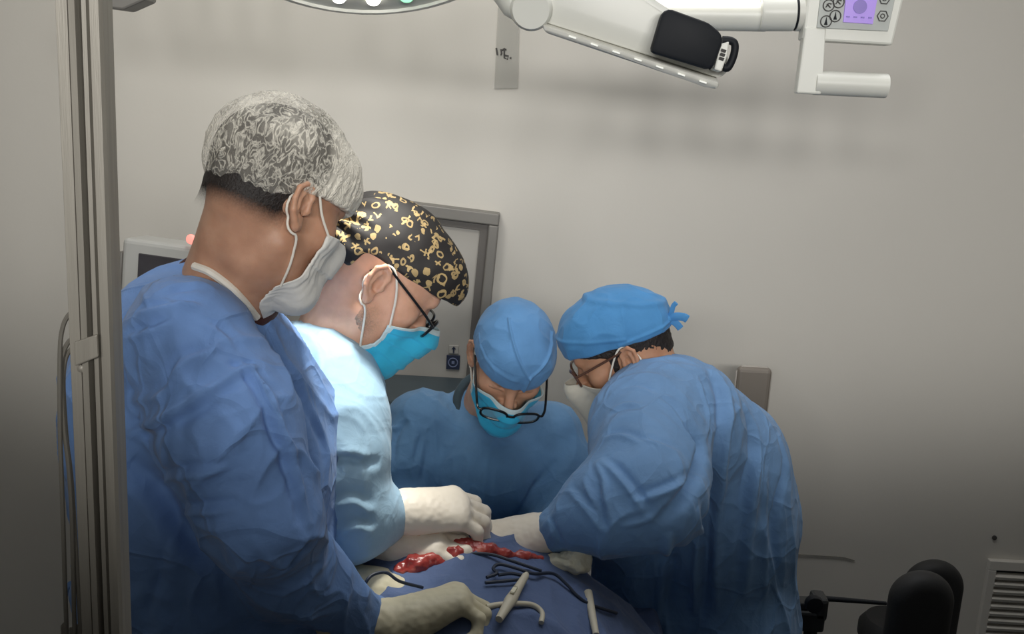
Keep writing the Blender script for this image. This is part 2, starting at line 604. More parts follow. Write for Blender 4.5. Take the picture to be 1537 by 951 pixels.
class MB:
    """collects rounded boxes, tubes, lathes and prisms in world metres; build() makes ONE mesh object"""

    def __init__(self):
        self.bm = bmesh.new()

    def box(self, c, size, axes=None, bevel=0.0, seg=2):
        A = np.eye(3) if axes is None else np.asarray(axes, float)   # rows: the box's own x, y, z
        r = bmesh.ops.create_cube(self.bm, size=1.0)
        vs = r['verts']
        for v in vs:
            q = np.array(v.co) * np.asarray(size, float)
            v.co = Vector(np.asarray(c, float) + q @ A)
        if bevel > 0:
            es = list({e for v in vs for e in v.link_edges})
            bmesh.ops.bevel(self.bm, geom=es, offset=bevel, segments=seg, affect='EDGES', profile=0.5)
        return self

    def tube(self, pts, r, n=10, closed=False, cap=True, flat=None):
        """round tube through the points; r one radius or one per point; flat=(normal, ratio) squashes it"""
        pts = [np.asarray(p, float) for p in pts]
        k = len(pts)
        rr = [r] * k if np.isscalar(r) else list(r)
        rings, prev = [], None
        for i, p in enumerate(pts):
            a = pts[(i - 1) % k] if (closed or i > 0) else p
            b = pts[(i + 1) % k] if (closed or i < k - 1) else p
            t = b - a
            t = t / (np.linalg.norm(t) + 1e-12)
            ref = prev if prev is not None else (np.array([0, 0, 1.0]) if abs(t[2]) < 0.9 else np.array([1.0, 0, 0]))
            x = ref - t * np.dot(ref, t)
            x /= (np.linalg.norm(x) + 1e-12)
            y = np.cross(t, x)
            prev = x
            ring = []
            for j in range(n):
                q = x * math.cos(2 * math.pi * j / n) + y * math.sin(2 * math.pi * j / n)
                if flat is not None:
                    nn = np.asarray(flat[0], float)
                    q = q - nn * np.dot(q, nn) * (1 - flat[1])
                ring.append(self.bm.verts.new(Vector(p + q * rr[i])))
            rings.append(ring)
        m = k if closed else k - 1
        for i in range(m):
            A, B = rings[i], rings[(i + 1) % k]
            for j in range(n):
                self.bm.faces.new((A[j], A[(j + 1) % n], B[(j + 1) % n], B[j]))
        if not closed and cap:
            self.bm.faces.new(list(reversed(rings[0])))
            self.bm.faces.new(rings[-1])
        return self

    def prism(self, poly, ext, bevel=0.0):
        """closed polygon of 3D points pushed along the vector ext"""
        ext = Vector(np.asarray(ext, float))
        a = [self.bm.verts.new(Vector(np.asarray(p, float))) for p in poly]
        b = [self.bm.verts.new(v.co + ext) for v in a]
        n = len(a)
        fs = [self.bm.faces.new(a), self.bm.faces.new(list(reversed(b)))]
        for i in range(n):
            fs.append(self.bm.faces.new((a[i], b[i], b[(i + 1) % n], a[(i + 1) % n])))
        if bevel > 0:
            es = list({e for f in fs for e in f.edges})
            bmesh.ops.bevel(self.bm, geom=es, offset=bevel, segments=2, affect='EDGES', profile=0.5)
        return self

    def lathe(self, c, axis, prof, n=32):
        """profile [(radius, along)] turned about the axis"""
        axis = np.asarray(axis, float)
        axis /= np.linalg.norm(axis)
        ref = np.array([0, 0, 1.0]) if abs(axis[2]) < 0.9 else np.array([1.0, 0, 0])
        x = np.cross(ref, axis)
        x /= np.linalg.norm(x)
        y = np.cross(axis, x)
        rings = []
        for (r, h) in prof:
            p = np.asarray(c, float) + axis * h
            if r < 1e-6:
                rings.append([self.bm.verts.new(Vector(p))])
            else:
                rings.append([self.bm.verts.new(Vector(p + r * (x * math.cos(2 * math.pi * j / n) + y * math.sin(2 * math.pi * j / n)))) for j in range(n)])
        for A, B in zip(rings, rings[1:]):
            for j in range(n):
                j2 = (j + 1) % n
                if len(A) == 1 and len(B) == 1:
                    continue
                if len(A) == 1:
                    self.bm.faces.new((A[0], B[j2], B[j]))
                elif len(B) == 1:
                    self.bm.faces.new((A[j], A[j2], B[0]))
                else:
                    self.bm.faces.new((A[j], A[j2], B[j2], B[j]))
        return self

    def build(self, name, mat, parent=None, smooth=False, loc=None):
        bmesh.ops.recalc_face_normals(self.bm, faces=self.bm.faces[:])
        off = origin_of(parent) if parent is not None else (np.zeros(3) if loc is None else np.asarray(loc, float))
        bmesh.ops.translate(self.bm, verts=self.bm.verts[:], vec=Vector(-off))
        me = bpy.data.meshes.new(name)
        self.bm.to_mesh(me)
        self.bm.free()
        for m in (mat if isinstance(mat, (list, tuple)) else [mat]):
            me.materials.append(m)
        if smooth:
            me.shade_smooth()
            me.set_sharp_from_angle(angle=math.radians(40))
        o = bpy.data.objects.new(name, me)
        COL.objects.link(o)
        if parent is not None:
            o.parent = parent
        elif loc is not None:
            o.location = loc
        return o


def spline(pts, n=8, closed=False):
    """Catmull-Rom through the points"""
    P = [np.asarray(p, float) for p in pts]
    out = []
    k = len(P)
    segs = k if closed else k - 1
    for i in range(segs):
        if closed:
            a, b, c, d = P[(i - 1) % k], P[i], P[(i + 1) % k], P[(i + 2) % k]
        else:
            b, c = P[i], P[i + 1]
            a = P[i - 1] if i > 0 else 2 * b - c
            d = P[i + 2] if i + 2 < k else 2 * c - b
        for j in range(n):
            t = j / n
            out.append(0.5 * ((2 * b) + (-a + c) * t + (2 * a - 5 * b + 4 * c - d) * t * t + (-a + 3 * b - 3 * c + d) * t ** 3))
    if not closed:
        out.append(P[-1])
    return out


def frame_from(ax, up=(0, 0, 1)):
    """rows x (along ax), y, z (towards up)"""
    x = np.asarray(ax, float)
    x /= np.linalg.norm(x)
    z = np.asarray(up, float)
    z = z - x * np.dot(x, z)
    z /= np.linalg.norm(z)
    return np.array([x, np.cross(z, x), z])

# ------------------------------------------------------------------ smooth solid modelling (signed distances -> mesh)
PERM = np.random.RandomState(3).permutation(256).astype(np.int32)
PERM = np.concatenate([PERM, PERM, PERM])
GRAD = np.random.RandomState(5).normal(size=(256, 3)).astype(np.float32)
GRAD /= np.linalg.norm(GRAD, axis=1, keepdims=True)


def noise3(p):
    p = np.asarray(p, dtype=np.float32)
    i = np.floor(p).astype(np.int32)
    f = p - i
    i &= 255
    w = f * f * f * (f * (f * 6 - 15) + 10)
    out = np.zeros(len(p), np.float32)
    for dx in (0, 1):
        for dy in (0, 1):
            for dz in (0, 1):
                h = PERM[PERM[PERM[i[:, 0] + dx] + i[:, 1] + dy] + i[:, 2] + dz]
                g = GRAD[h]
                d = g[:, 0] * (f[:, 0] - dx) + g[:, 1] * (f[:, 1] - dy) + g[:, 2] * (f[:, 2] - dz)
                ww = (w[:, 0] if dx else 1 - w[:, 0]) * (w[:, 1] if dy else 1 - w[:, 1]) * (w[:, 2] if dz else 1 - w[:, 2])
                out += d * ww
    return out * 1.5


def smin(a, b, k):
    if k <= 0:
        return np.minimum(a, b)
    h = np.maximum(k - np.abs(a - b), 0) / k
    return np.minimum(a, b) - h * h * k * 0.25


def smax(a, b, k):
    return -smin(-a, -b, k)


def cone(a, b, ra, rb):
    a = np.asarray(a, np.float32)
    b = np.asarray(b, np.float32)

    def f(p):
        ba = b - a
        pa = p - a
        h = np.clip(pa @ ba / max(float(ba @ ba), 1e-12), 0, 1)
        q = pa - h[:, None] * ba
        return np.sqrt((q * q).sum(1)) - (ra + (rb - ra) * h)
    return f


def ball(c, r):
    c = np.asarray(c, np.float32)
    return lambda p: np.sqrt(((p - c) ** 2).sum(1)) - r


def ell(c, r, A=None):
    """ellipsoid; A rows are its own axes"""
    c = np.asarray(c, np.float32)
    r = np.asarray(r, np.float32)
    A = None if A is None else np.asarray(A, np.float32)

    def f(p):
        q = p - c
        if A is not None:
            q = q @ A.T
        k0 = np.sqrt(((q / r) ** 2).sum(1)) + 1e-9
        k1 = np.sqrt(((q / (r * r)) ** 2).sum(1)) + 1e-9
        return k0 * (k0 - 1) / k1
    return f


def half(c, n):
    """negative behind the plane through c with outward normal n"""
    c = np.asarray(c, np.float32)
    n = np.asarray(n, np.float32)
    n = n / np.linalg.norm(n)
    return lambda p: (p - c) @ n


class Solid:
    def __init__(self):
        self.ops = []

    def add(self, f, k=0.0, op='u', bound=None):
        self.ops.append((f, k, op, bound))
        return self

    def chain(self, pts, rad, k=0.0, inner=None):
        """tapered limb through points"""
        for (a, b, ra, rb) in zip(pts, pts[1:], rad, rad[1:]):
            self.add(cone(a, b, ra, rb), k)
        return self

    def __call__(self, p):
        p = np.asarray(p, np.float32)
        d = np.full(len(p), 10.0, np.float32)
        for f, k, op, bound in self.ops:
            if bound is not None:
                c, r = bound
                m = ((p - np.asarray(c, np.float32)) ** 2).sum(1) < r * r
                if not m.any():
                    continue
                q = p[m]
                e = f(q)
                o = d[m]
                d[m] = smin(o, e, k) if op == 'u' else smax(o, -e, k) if op == 's' else smax(o, e, k)
            else:
                e = f(p)
                d = smin(d, e, k) if op == 'u' else smax(d, -e, k) if op == 's' else smax(d, e, k)
        return d


def grad(F, p, e=0.0012):
    g = np.zeros_like(p)
    for s in ((1, 1, 1), (1, -1, -1), (-1, 1, -1), (-1, -1, 1)):
        s = np.array(s, np.float32)
        g += s * F(p + s * e)[:, None]
    return g / (4 * e)


def project(F, p, it=2, e=0.0012, lim=None):
    for _ in range(it):
        g = grad(F, p, e)
        d = F(p)
        st = (d / np.maximum((g * g).sum(1), 0.15))[:, None] * g
        if lim:
            L = np.sqrt((st * st).sum(1, keepdims=True))
            st *= np.minimum(1, lim / np.maximum(L, 1e-9))
        p = p - st
    return p


def surface(F, lo, hi, h, bs=8):
    """surface nets on a sparse grid: (V, quads)"""
    lo = np.asarray(lo, np.float32)
    hi = np.asarray(hi, np.float32)
    nb = np.ceil((hi - lo) / (h * bs)).astype(int)
    n = nb * bs
    bi = np.stack(np.meshgrid(*[np.arange(x) for x in nb], indexing='ij'), -1).reshape(-1, 3)
    cen = lo + (bi * bs + (bs - 1) / 2) * h
    cen = cen.astype(np.float32)
    dc = F(cen)
    rad = bs * h * 0.9 * 1.35
    D = np.repeat(np.repeat(np.repeat(dc.reshape(nb), bs, 0), bs, 1), bs, 2).astype(np.float32)
    keep = bi[np.abs(dc) < rad]
    loc = np.stack(np.meshgrid(np.arange(bs), np.arange(bs), np.arange(bs), indexing='ij'), -1).reshape(-1, 3)
    CH = 700
    for s in range(0, len(keep), CH):
        idx = (keep[s:s + CH, None, :] * bs + loc[None]).reshape(-1, 3)
        D[idx[:, 0], idx[:, 1], idx[:, 2]] = F((lo + idx * h).astype(np.float32))
    S = (D < 0)
    cnt = np.zeros((n[0] - 1, n[1] - 1, n[2] - 1), np.uint8)
    for a in (0, 1):
        for b in (0, 1):
            for c in (0, 1):
                cnt += S[a:n[0] - 1 + a, b:n[1] - 1 + b, c:n[2] - 1 + c]
    act = np.argwhere((cnt > 0) & (cnt < 8))
    vid = np.full(cnt.shape, -1, np.int32)
    vid[act[:, 0], act[:, 1], act[:, 2]] = np.arange(len(act))
    cor = np.array([(a, b, c) for a in (0, 1) for b in (0, 1) for c in (0, 1)])
    val = np.stack([D[act[:, 0] + c[0], act[:, 1] + c[1], act[:, 2] + c[2]] for c in cor], 1)
    acc = np.zeros((len(act), 3), np.float32)
    num = np.zeros(len(act), np.float32)
    for i in range(8):
        for j in range(i + 1, 8):
            if np.abs(cor[i] - cor[j]).sum() != 1:
                continue
            a, b = val[:, i], val[:, j]
            m = (a < 0) != (b < 0)
            t = np.where(m, a / np.where(m, a - b, 1), 0)
            acc += m[:, None] * (cor[i] + t[:, None] * (cor[j] - cor[i]))
            num += m
    V = lo + (act + acc / num[:, None]) * h
    quads = []
    for ax in range(3):
        o1, o2 = [(1, 2), (2, 0), (0, 1)][ax]
        sl0 = [slice(None)] * 3
        sl1 = [slice(None)] * 3
        sl0[ax] = slice(0, n[ax] - 1)
        sl1[ax] = slice(1, n[ax])
        A, B = S[tuple(sl0)], S[tuple(sl1)]
        e = np.argwhere(A != B)
        ok = (e[:, o1] > 0) & (e[:, o2] > 0) & (e[:, o1] < n[o1] - 1) & (e[:, o2] < n[o2] - 1)
        e = e[ok]
        sgn = A[e[:, 0], e[:, 1], e[:, 2]]

        def cell(d1, d2):
            q = e.copy()
            q[:, o1] += d1
            q[:, o2] += d2
            return vid[q[:, 0], q[:, 1], q[:, 2]]
        q = np.stack([cell(-1, -1), cell(0, -1), cell(0, 0), cell(-1, 0)], 1)
        q[~sgn] = q[~sgn][:, ::-1]
        quads.append(q)
    Q = np.concatenate(quads)
    Q = Q[(Q >= 0).all(1)]
    return V.astype(np.float32), Q


def relax(V, Q, it=1, w=0.5):
    for _ in range(it):
        s = np.zeros_like(V)
        c = np.zeros(len(V), np.float32)
        for a, b in ((0, 1), (1, 2), (2, 3), (3, 0)):
            for i, j in ((a, b), (b, a)):
                np.add.at(s, Q[:, i], V[Q[:, j]])
                np.add.at(c, Q[:, i], 1)
        V = V * (1 - w) + w * s / np.maximum(c, 1)[:, None]
    return V.astype(np.float32)


def subdivide(V, Q, mask=None):
    """every quad into four"""
    E = np.concatenate([Q[:, [0, 1]], Q[:, [1, 2]], Q[:, [2, 3]], Q[:, [3, 0]]])
    E = np.sort(E, 1).astype(np.int64)
    key = E[:, 0] * (len(V) + 1) + E[:, 1]
    u, first, inv = np.unique(key, return_index=True, return_inverse=True)
    em = (V[E[first, 0]] + V[E[first, 1]]) / 2
    fm = V[Q].mean(1)
    nv, ne, nq = len(V), len(u), len(Q)
    ed = (nv + inv.reshape(4, nq)).astype(np.int64)
    fc = nv + ne + np.arange(nq)
    Qs = np.concatenate([np.stack([Q[:, i], ed[i], fc, ed[(i + 3) % 4]], 1) for i in range(4)])
    return np.concatenate([V, em, fm]).astype(np.float32), Qs


def model(F, lo, hi, h, subd=0, rel=1, it=2):
    V, Q = surface(F, lo, hi, h)
    V = project(F, V, it, lim=h)
    if rel:
        V = relax(V, Q, rel)
        V = project(F, V, 1, lim=h)
    for _ in range(subd):
        V, Q = subdivide(V, Q)
        V = project(F, V, 1, lim=h / 2)
    return V, Q


def normals(V, Q):
    a = V[Q[:, 2]] - V[Q[:, 0]]
    b = V[Q[:, 3]] - V[Q[:, 1]]
    n = np.cross(a, b)
    out = np.zeros_like(V)
    for i in range(4):
        np.add.at(out, Q[:, i], n)
    return out / np.maximum(np.linalg.norm(out, axis=1, keepdims=True), 1e-12)


def crumple(V, Nn, amp, scale, aniso=(1, 1, 1), seed=0.0):
    """soft cloth wrinkles: ridged noise pushed along the normal"""
    q = V * np.array(aniso, np.float32) * scale + seed
    w = np.stack([noise3(q * 0.6 + 7.1), noise3(q * 0.6 + 17.3), noise3(q * 0.6 + 29.7)], 1)
    r = 1 - np.abs(noise3(q + 0.9 * w)) * 2.2
    r2 = 1 - np.abs(noise3(q * 2.1 + 0.8 * w + 5)) * 2.2
    r3 = 1 - np.abs(noise3(q * 1.5 + 1.1 * w[:, ::-1] + 31)) * 3.0
    m3 = np.clip(noise3(q * 0.45 + 50) * 2.2 + .35, 0, 1)
    return V + Nn * ((np.clip(r, 0, 1) ** 2 - 0.35) * amp + (np.clip(r2, 0, 1) ** 2 - 0.35) * amp * 0.30 + np.clip(r3, 0, 1) ** 4 * m3 * amp * .55)[:, None]


class Folds:
    """sewn-in and pressed folds: lines that run over a cloth surface as seen in the photo, found on the solid by casting onto it"""

    def __init__(self, V, Q):
        self.tree = BVHTree.FromPolygons([Vector(v) for v in V.astype(float)], [tuple(q) for q in Q.tolist()])

    def line(self, px):
        pts = spline([np.array([x, y, 0.0]) for x, y in px], 6)
        out = []
        for p in pts:
            hit = self.tree.ray_cast(Vector(CAM), Vector(ray(p[0], p[1])).normalized())
            if hit[0] is not None:
                out.append(np.array(hit[0]))
        return out

    def press(self, V, Nn, px, h, w, side=0.0):
        w, h = w * .72, h * 1.05
        P = self.line(px)
        if len(P) < 2:
            return V
        P = np.array(P)
        seg = np.linalg.norm(np.diff(P, axis=0), axis=1)
        keep = [0] + [i + 1 for i in range(len(seg)) if seg[i] < 0.12]
        P = P[keep]
        if len(P) < 2:
            return V
        lo, hi = P.min(0) - 4 * w, P.max(0) + 4 * w
        m = np.where(((V > lo) & (V < hi)).all(1))[0]
        if not len(m):
            return V
        q = V[m]
        best = np.full(len(m), 9.0)
        bt = np.zeros(len(m))
        bs = np.zeros(len(m))
        L = len(P) - 1
        for i in range(L):
            a, b = P[i], P[i + 1]
            ba = b - a
            t = np.clip((q - a) @ ba / max(ba @ ba, 1e-12), 0, 1)
            dv = q - a - t[:, None] * ba
            d = np.linalg.norm(dv, axis=1)
            s = np.einsum('ij,ij->i', np.cross(np.broadcast_to(ba, dv.shape), dv), Nn[m])
            up = d < best
            best[up] = d[up]
            bt[up] = (i + t[up]) / L
            bs[up] = np.sign(s[up])
        taper = np.clip(np.sin(np.pi * np.clip(bt, 0.0, 1.0)), 0, 1) ** 0.6
        x = best / w
        prof = np.exp(-x * x) 
        if side:
            prof = prof - 0.75 * np.exp(-((bs * best - side * 1.7 * w) / (1.2 * w)) ** 2)
        V = V.copy()
        V[m] += Nn[m] * (h * taper * prof)[:, None].astype(np.float32)
        return V


# ------------------------------------------------------------------ anatomy
class Head:
    """head frame: x to the face, y to its left ear, z to the crown; metres"""

    def __init__(self, ear_px, ear_Y, fwd, visible_ear, s=1.0, tilt=0.0):
        f = np.asarray(fwd, float)
        f /= np.linalg.norm(f)
        l = np.cross([0, 0, 1.0], f)
        l /= np.linalg.norm(l)
        u = np.cross(f, l)
        c, sn = math.cos(tilt), math.sin(tilt)
        l, u = l * c + u * sn, u * c - l * sn
        self.A = np.array([f, l, u])          # rows
        self.s = s
        ear = PX(*ear_px, ear_Y)
        self.o = ear - (np.array([-0.002, 0.078 * visible_ear, 0.0]) * s) @ self.A

    def w(self, p):
        return self.o + (np.asarray(p, float) * self.s) @ self.A

    def loc(self, P):
        return ((np.asarray(P, np.float32) - self.o.astype(np.float32)) @ self.A.T.astype(np.float32)) / self.s

    def wrap(self, F, r=0.26):
        """a head-frame solid as a world solid"""
        return lambda p: F(self.loc(p)) * self.s


def head_solid(nose=1.0, beard=0.0, ear=24):
    S = Solid()
    S.add(ell((-.008, 0, .045), (.097, .076, .084)))
    S.add(ell((.036, 0, .042), (.058, .062, .062)), .03)
    S.add(ell((.040, 0, -.026), (.052, .060, .074)), .03)
    for y in (-1, 1):
        S.add(cone((.008, y * .052, -.052), (.074, y * .020, -.094), .016, .015), .028)
        S.add(ball((.062, y * .047, -.012), .018), .025)
    S.add(ball((.082, 0, -.094), .017), .02)
    S.add(ell((.070, 0, -.058), (.030, .034, .030)), .02)
    for y in (-1, 1):
        S.add(ball((.104, y * .033, .011), .0175), .016, 's')
    S.add(cone((.086, -.030, .030), (.086, .030, .030), .012, .012), .014)
    for y in (-1, 1):
        S.add(ball((.077, y * .033, .011), .0135), .004)
        S.add(cone((.090, y * .018, .0035), (.084, y * .046, .005), .0022, .0018), .004)
    S.add(cone((.088, 0, .014), (.112 * nose, 0, -.026), .008, .0115), .012)
    for y in (-1, 1):
        S.add(ball((.100, y * .0135, -.031), .0085), .007)
    S.add(cone((.093, -.016, -.0565), (.093, .016, -.0565), .0055, .0055), .006)
    S.add(cone((.091, -.014, -.0665), (.091, .014, -.0665), .0062, .0062), .006)
    S.add(cone((.101, -.016, -.0615), (.101, .016, -.0615), .0018, .0018), .003, 's')
    # ears
    for y in (-1, 1):
        th = math.radians(ear)
        ux = np.array([math.cos(th), -y * math.sin(th), 0.0])     # towards the face
        nn = np.array([math.sin(th), y * math.cos(th), 0.0])      # outward
        uz = np.array([0.0, 0, 1.0])
        ti = math.radians(-14)
        eu = ux * math.cos(ti) - uz * math.sin(ti) * -1
        ez = uz * math.cos(ti) + ux * math.sin(ti)
        eu = np.cross(ez, nn) * (1 if np.dot(np.cross(ez, nn), ux) > 0 else -1)
        c0 = np.array([-.006, y * .079, .0])

        def e(a, b, c=0.0, eu=eu, ez=ez, nn=nn, c0=c0):
            return c0 + eu * a + ez * b + nn * c
        E = Solid()
        E.add(ell(e(-.004, .003, .001), (.0165, .0045, .028), np.array([eu, nn, ez])))
        E.add(cone(e(-.004, .0, -.010), e(-.006, .0, .002), .010, .009), .006)
        E.add(ell(e(-.001, -.002, .0065), (.0098, .0085, .0145), np.array([eu, nn, ez])), .002, 's')
        E.add(cone(e(-.004, .012, .006), e(-.009, .020, .006), .0035, .003), .003, 's')
        hx = [(.009, .002), (.0125, .014), (.008, .0265), (-.004, .0315), (-.0155, .0245), (-.0195, .010), (-.0175, -.006), (-.0115, -.018), (-.0055, -.026)]
        hp = [e(a, b, .0045) for a, b in hx]
        for a, b in zip(hp, hp[1:]):
            E.add(cone(a, b, .0036, .0036), .0025)
        ah = [e(a, b, .0035) for a, b in ((-.004, .018), (-.0105, .008), (-.0105, -.005), (-.005, -.0135), (.002, -.015))]
        for a, b in zip(ah, ah[1:]):
            E.add(cone(a, b, .0027, .0027), .003)
        E.add(ell(e(-.002, -.0255, .002), (.0085, .0048, .0095), np.array([eu, nn, ez])), .005)
        E.add(ball(e(.0095, -.004, .003), .0052), .004)
        S.add(E, .004, 'u', (tuple(c0), .05))
    return S


def scalp_solid(grow=0.0):
    """the bare head without nose and ears, for caps, hair and masks"""
    S = Solid()
    S.add(ell((-.008, 0, .045), (.097 + grow, .076 + grow, .084 + grow)))
    S.add(ell((.036, 0, .042), (.058 + grow, .062 + grow, .062 + grow)), .03)
    S.add(ell((.040, 0, -.026), (.052 + grow, .060 + grow, .074 + grow)), .03)
    for y in (-1, 1):
        S.add(cone((.008, y * .052, -.052), (.074, y * .020, -.094), .016 + grow, .015 + grow), .028)
    S.add(cone((-.035, 0, -.02), (-.050, 0, -.12), .055 + grow, .053 + grow), .03)
    return S


def hand_prims(wrist, fwd, back, thumb, curl=(0.5, 0.6, 0.4), s=1.0, spread=0.0, thumb_in=0.4, grow=0.0):
    """five-fingered hand as a solid. fwd: towards the knuckles, back: out of the back of the hand, thumb: +1/-1 side (along cross(back,fwd))"""
    x = np.asarray(fwd, float)
    x /= np.linalg.norm(x)
    z = np.asarray(back, float)
    z = z - x * np.dot(x, z)
    z /= np.linalg.norm(z)
    y = np.cross(z, x) * thumb
    o = np.asarray(wrist, float)

    def W(a, b, c):
        return o + (x * a + y * b + z * c) * s
    H = Solid()
    r = lambda v: v * s + grow
    H.add(cone(W(-.02, 0, 0), W(.03, 0, 0), r(.026), r(.024)))
    H.add(cone(W(.02, .012, 0), W(.082, .026, 0), r(.017), r(.0145)), .02)
    H.add(cone(W(.02, .002, .001), W(.086, .008, .002), r(.017), r(.0145)), .02)
    H.add(cone(W(.02, -.008, 0), W(.083, -.010, .001), r(.017), r(.014)), .02)
    H.add(cone(W(.02, -.014, -.002), W(.076, -.027, -.002), r(.017), r(.013)), .02)
    H.add(cone(W(.015, .018, -.008), W(.045, .032, -.012), r(.018), r(.016)), .02)
    fingers = [((.084, .027, 0), (.043, .026, .021), .0098, 0.10), ((.088, .008, .002), (.047, .030, .022), .0100, 0.02),
               ((.084, -.011, .001), (.043, .028, .021), .0096, -0.06), ((.077, -.028, -.002), (.034, .021, .018), .0086, -0.16)]
    for fi, (base, Ls, rad, sp) in enumerate(fingers):
        p = np.array(base)
        ang = 0.0
        F = Solid()
        for j, L in enumerate(Ls):
            ang += curl[j] * (1 + 0.07 * fi)
            a = sp * (1 + spread)
            d = np.array([math.cos(ang) * math.cos(a), math.sin(a), -math.sin(ang)])
            q = p + d * L
            r0, r1 = rad * (1 - 0.10 * j), rad * (1 - 0.10 * (j + 1))
            F.add(cone(W(*p), W(*q), r(r0), r(r1)), .004)
            p = q
        H.add(F, .006)
    a = W(.022, .026, -.010)
    b = W(.056, .048 - .018 * thumb_in, -.016 - .018 * thumb_in)
    c = W(.084, .052 - .034 * thumb_in, -.022 - .034 * thumb_in)
    d = W(.108, .050 - .044 * thumb_in, -.026 - .040 * thumb_in)
    T = Solid()
    T.add(cone(a, b, r(.0150), r(.0120)))
    T.add(cone(b, c, r(.0120), r(.0108)), .004)
    T.add(cone(c, d, r(.0108), r(.0088)), .004)
    H.add(T, .012)
    return H


def bounds(pts, pad):
    P = np.array(pts)
    return P.min(0) - pad, P.max(0) + pad


def mask_patch(head, body, name, parent, mats, top=0.0, bot=-.118, ang=1.05, pleats=3, off=0.006, puff=0.0, cup=False, seed=1, side_top=None, side_bot=None, gather=0.0):
    """face mask: a sheet laid over nose, cheeks and chin, with pleats, bound edges and real thickness"""
    B = scalp_solid(0.003)
    for y in (-1, 1):
        B.add(ball((.062, y * .047, -.012), .020), .025)
    B.add(cone((.090, 0, .006), (.114, 0, -.026), .008, .013), .03)
    B.add(cone((.114, 0, -.026), (.098 + puff, 0, -.098), .011, .016), .07)
    BM = B
    B = lambda p: np.minimum(BM(p), body(head.w(p).astype(np.float32)) / head.s)
    nu, nv = 73, 49
    u = np.linspace(-1, 1, nu)
    v = np.linspace(0, 1, nv)
    U, Vv = np.meshgrid(u, v, indexing='ij')
    amax = ang * (1 - 0.10 * np.sin(np.pi * Vv))
    th = U * amax
    st = top - .030 if side_top is None else side_top
    sb = bot + .040 if side_bot is None else side_bot
    zt = top * (1 - np.abs(U) ** 1.6) + st * np.abs(U) ** 1.6
    zb = bot * (1 - np.abs(U) ** 1.8) + sb * np.abs(U) ** 1.8
    Z = zt + (zb - zt) * Vv
    d = np.stack([np.cos(th), np.sin(th), np.zeros_like(th)], -1).reshape(-1, 3).astype(np.float32)
    o = np.stack([np.full(Z.size, .01), np.zeros(Z.size), Z.ravel()], 1).astype(np.float32)
    # below the chin the rays dip under it
    dip = np.clip((-.085 - Z.ravel()) / .04, 0, 1)
    d[:, 2] -= (dip * 0.5).astype(np.float32)
    d /= np.linalg.norm(d, axis=1, keepdims=True)
    t = np.full(len(o), .26, np.float32)
    for _ in range(60):
        p = o + d * t[:, None]
        dist = B(p)
        t = np.maximum(t - np.clip(dist * 0.8, -.01, .05), .03)
    P = o + d * (t + off)[:, None]
    pl = np.zeros_like(U)
    if pleats:
        fr = (Vv * (pleats + 1) + 0.06 * np.sin(3 * U + seed)) % 1.0
        pl = (fr - 0.5) * 0.0050 * np.clip(1.25 - np.abs(U), 0, 1) * np.clip(Vv * 8, 0, 1) * np.clip((1 - Vv) * 8, 0, 1)
    nz = noise3(np.stack([U.ravel() * 5 + seed, Vv.ravel() * 7, np.zeros(U.size)], 1)).reshape(U.shape) * (.0022 if not cup else .001)
    if gather:
        pl = pl + gather * np.sin(U * 46 + 2 * np.sin(5 * Vv)) * np.clip((np.abs(U) - .25) * 1.6, 0, 1)
    P = P + d * (pl + nz).ravel()[:, None]
    P = head.w(P)
    back = P - ((d * 0.0022) * head.s) @ head.A
    n = nu * nv
    idx = np.arange(n).reshape(nu, nv)
    q = np.stack([idx[:-1, :-1], idx[1:, :-1], idx[1:, 1:], idx[:-1, 1:]], -1).reshape(-1, 4)
    uc = (U[:-1, :-1] + U[1:, 1:]).ravel() / 2
    vc = (Vv[:-1, :-1] + Vv[1:, 1:]).ravel() / 2
    edge = ((np.abs(uc) > .93) | (vc < .055) | (vc > .95)).astype(np.int32)
    loop = np.concatenate([idx[:, 0], idx[-1, 1:], idx[-2::-1, -1], idx[0, -2:0:-1]])
    nxt = np.roll(loop, -1)
    rim = np.stack([loop, loop + n, nxt + n, nxt], 1)
    F = np.concatenate([q, q[:, ::-1] + n, rim])
    fm = np.concatenate([edge, edge, np.ones(len(rim), np.int32)])
    o_ = link_mesh(name, np.concatenate([P, back]), F, mats, parent, True, fm)
    bm = bmesh.new()
    bm.from_mesh(o_.data)
    bmesh.ops.recalc_face_normals(bm, faces=bm.faces[:])
    bm.to_mesh(o_.data)
    bm.free()
    cs = {}
    for sg, ii in ((-1, 1), (1, nu - 2)):
        cs[(sg, 't')] = P[idx[ii, 2]]
        cs[(sg, 'b')] = P[idx[ii, nv - 3]]
    return o_, cs


def ear_loops(head, body, mask, cs, mat, r=0.0016):
    for sg in (-1, 1):
        e = [cs[(sg, 't')], head.w((.030, sg * .079, .004)), head.w((.006, sg * .083, .030)), head.w((-.010, sg * .082, .031)), head.w((-.018, sg * .078, .014)),
             head.w((-.016, sg * .078, -.010)), head.w((-.006, sg * .080, -.030)), head.w((.012, sg * .075, -.046)), cs[(sg, 'b')]]
        L = head.loc(np.array(spline(e, 6)))
        B = lambda p: body(head.w(p).astype(np.float32)) / head.s
        L = L.astype(np.float32)
        for _ in range(4):
            dd = B(L)
            g = grad(B, L)
            g /= np.maximum(np.linalg.norm(g, axis=1, keepdims=True), .3)
            L = L + g * np.maximum(.0022 - dd, 0)[:, None]
        MB().tube(list(head.w(L)), r, 8).build('ear_loop', mat, mask, True)


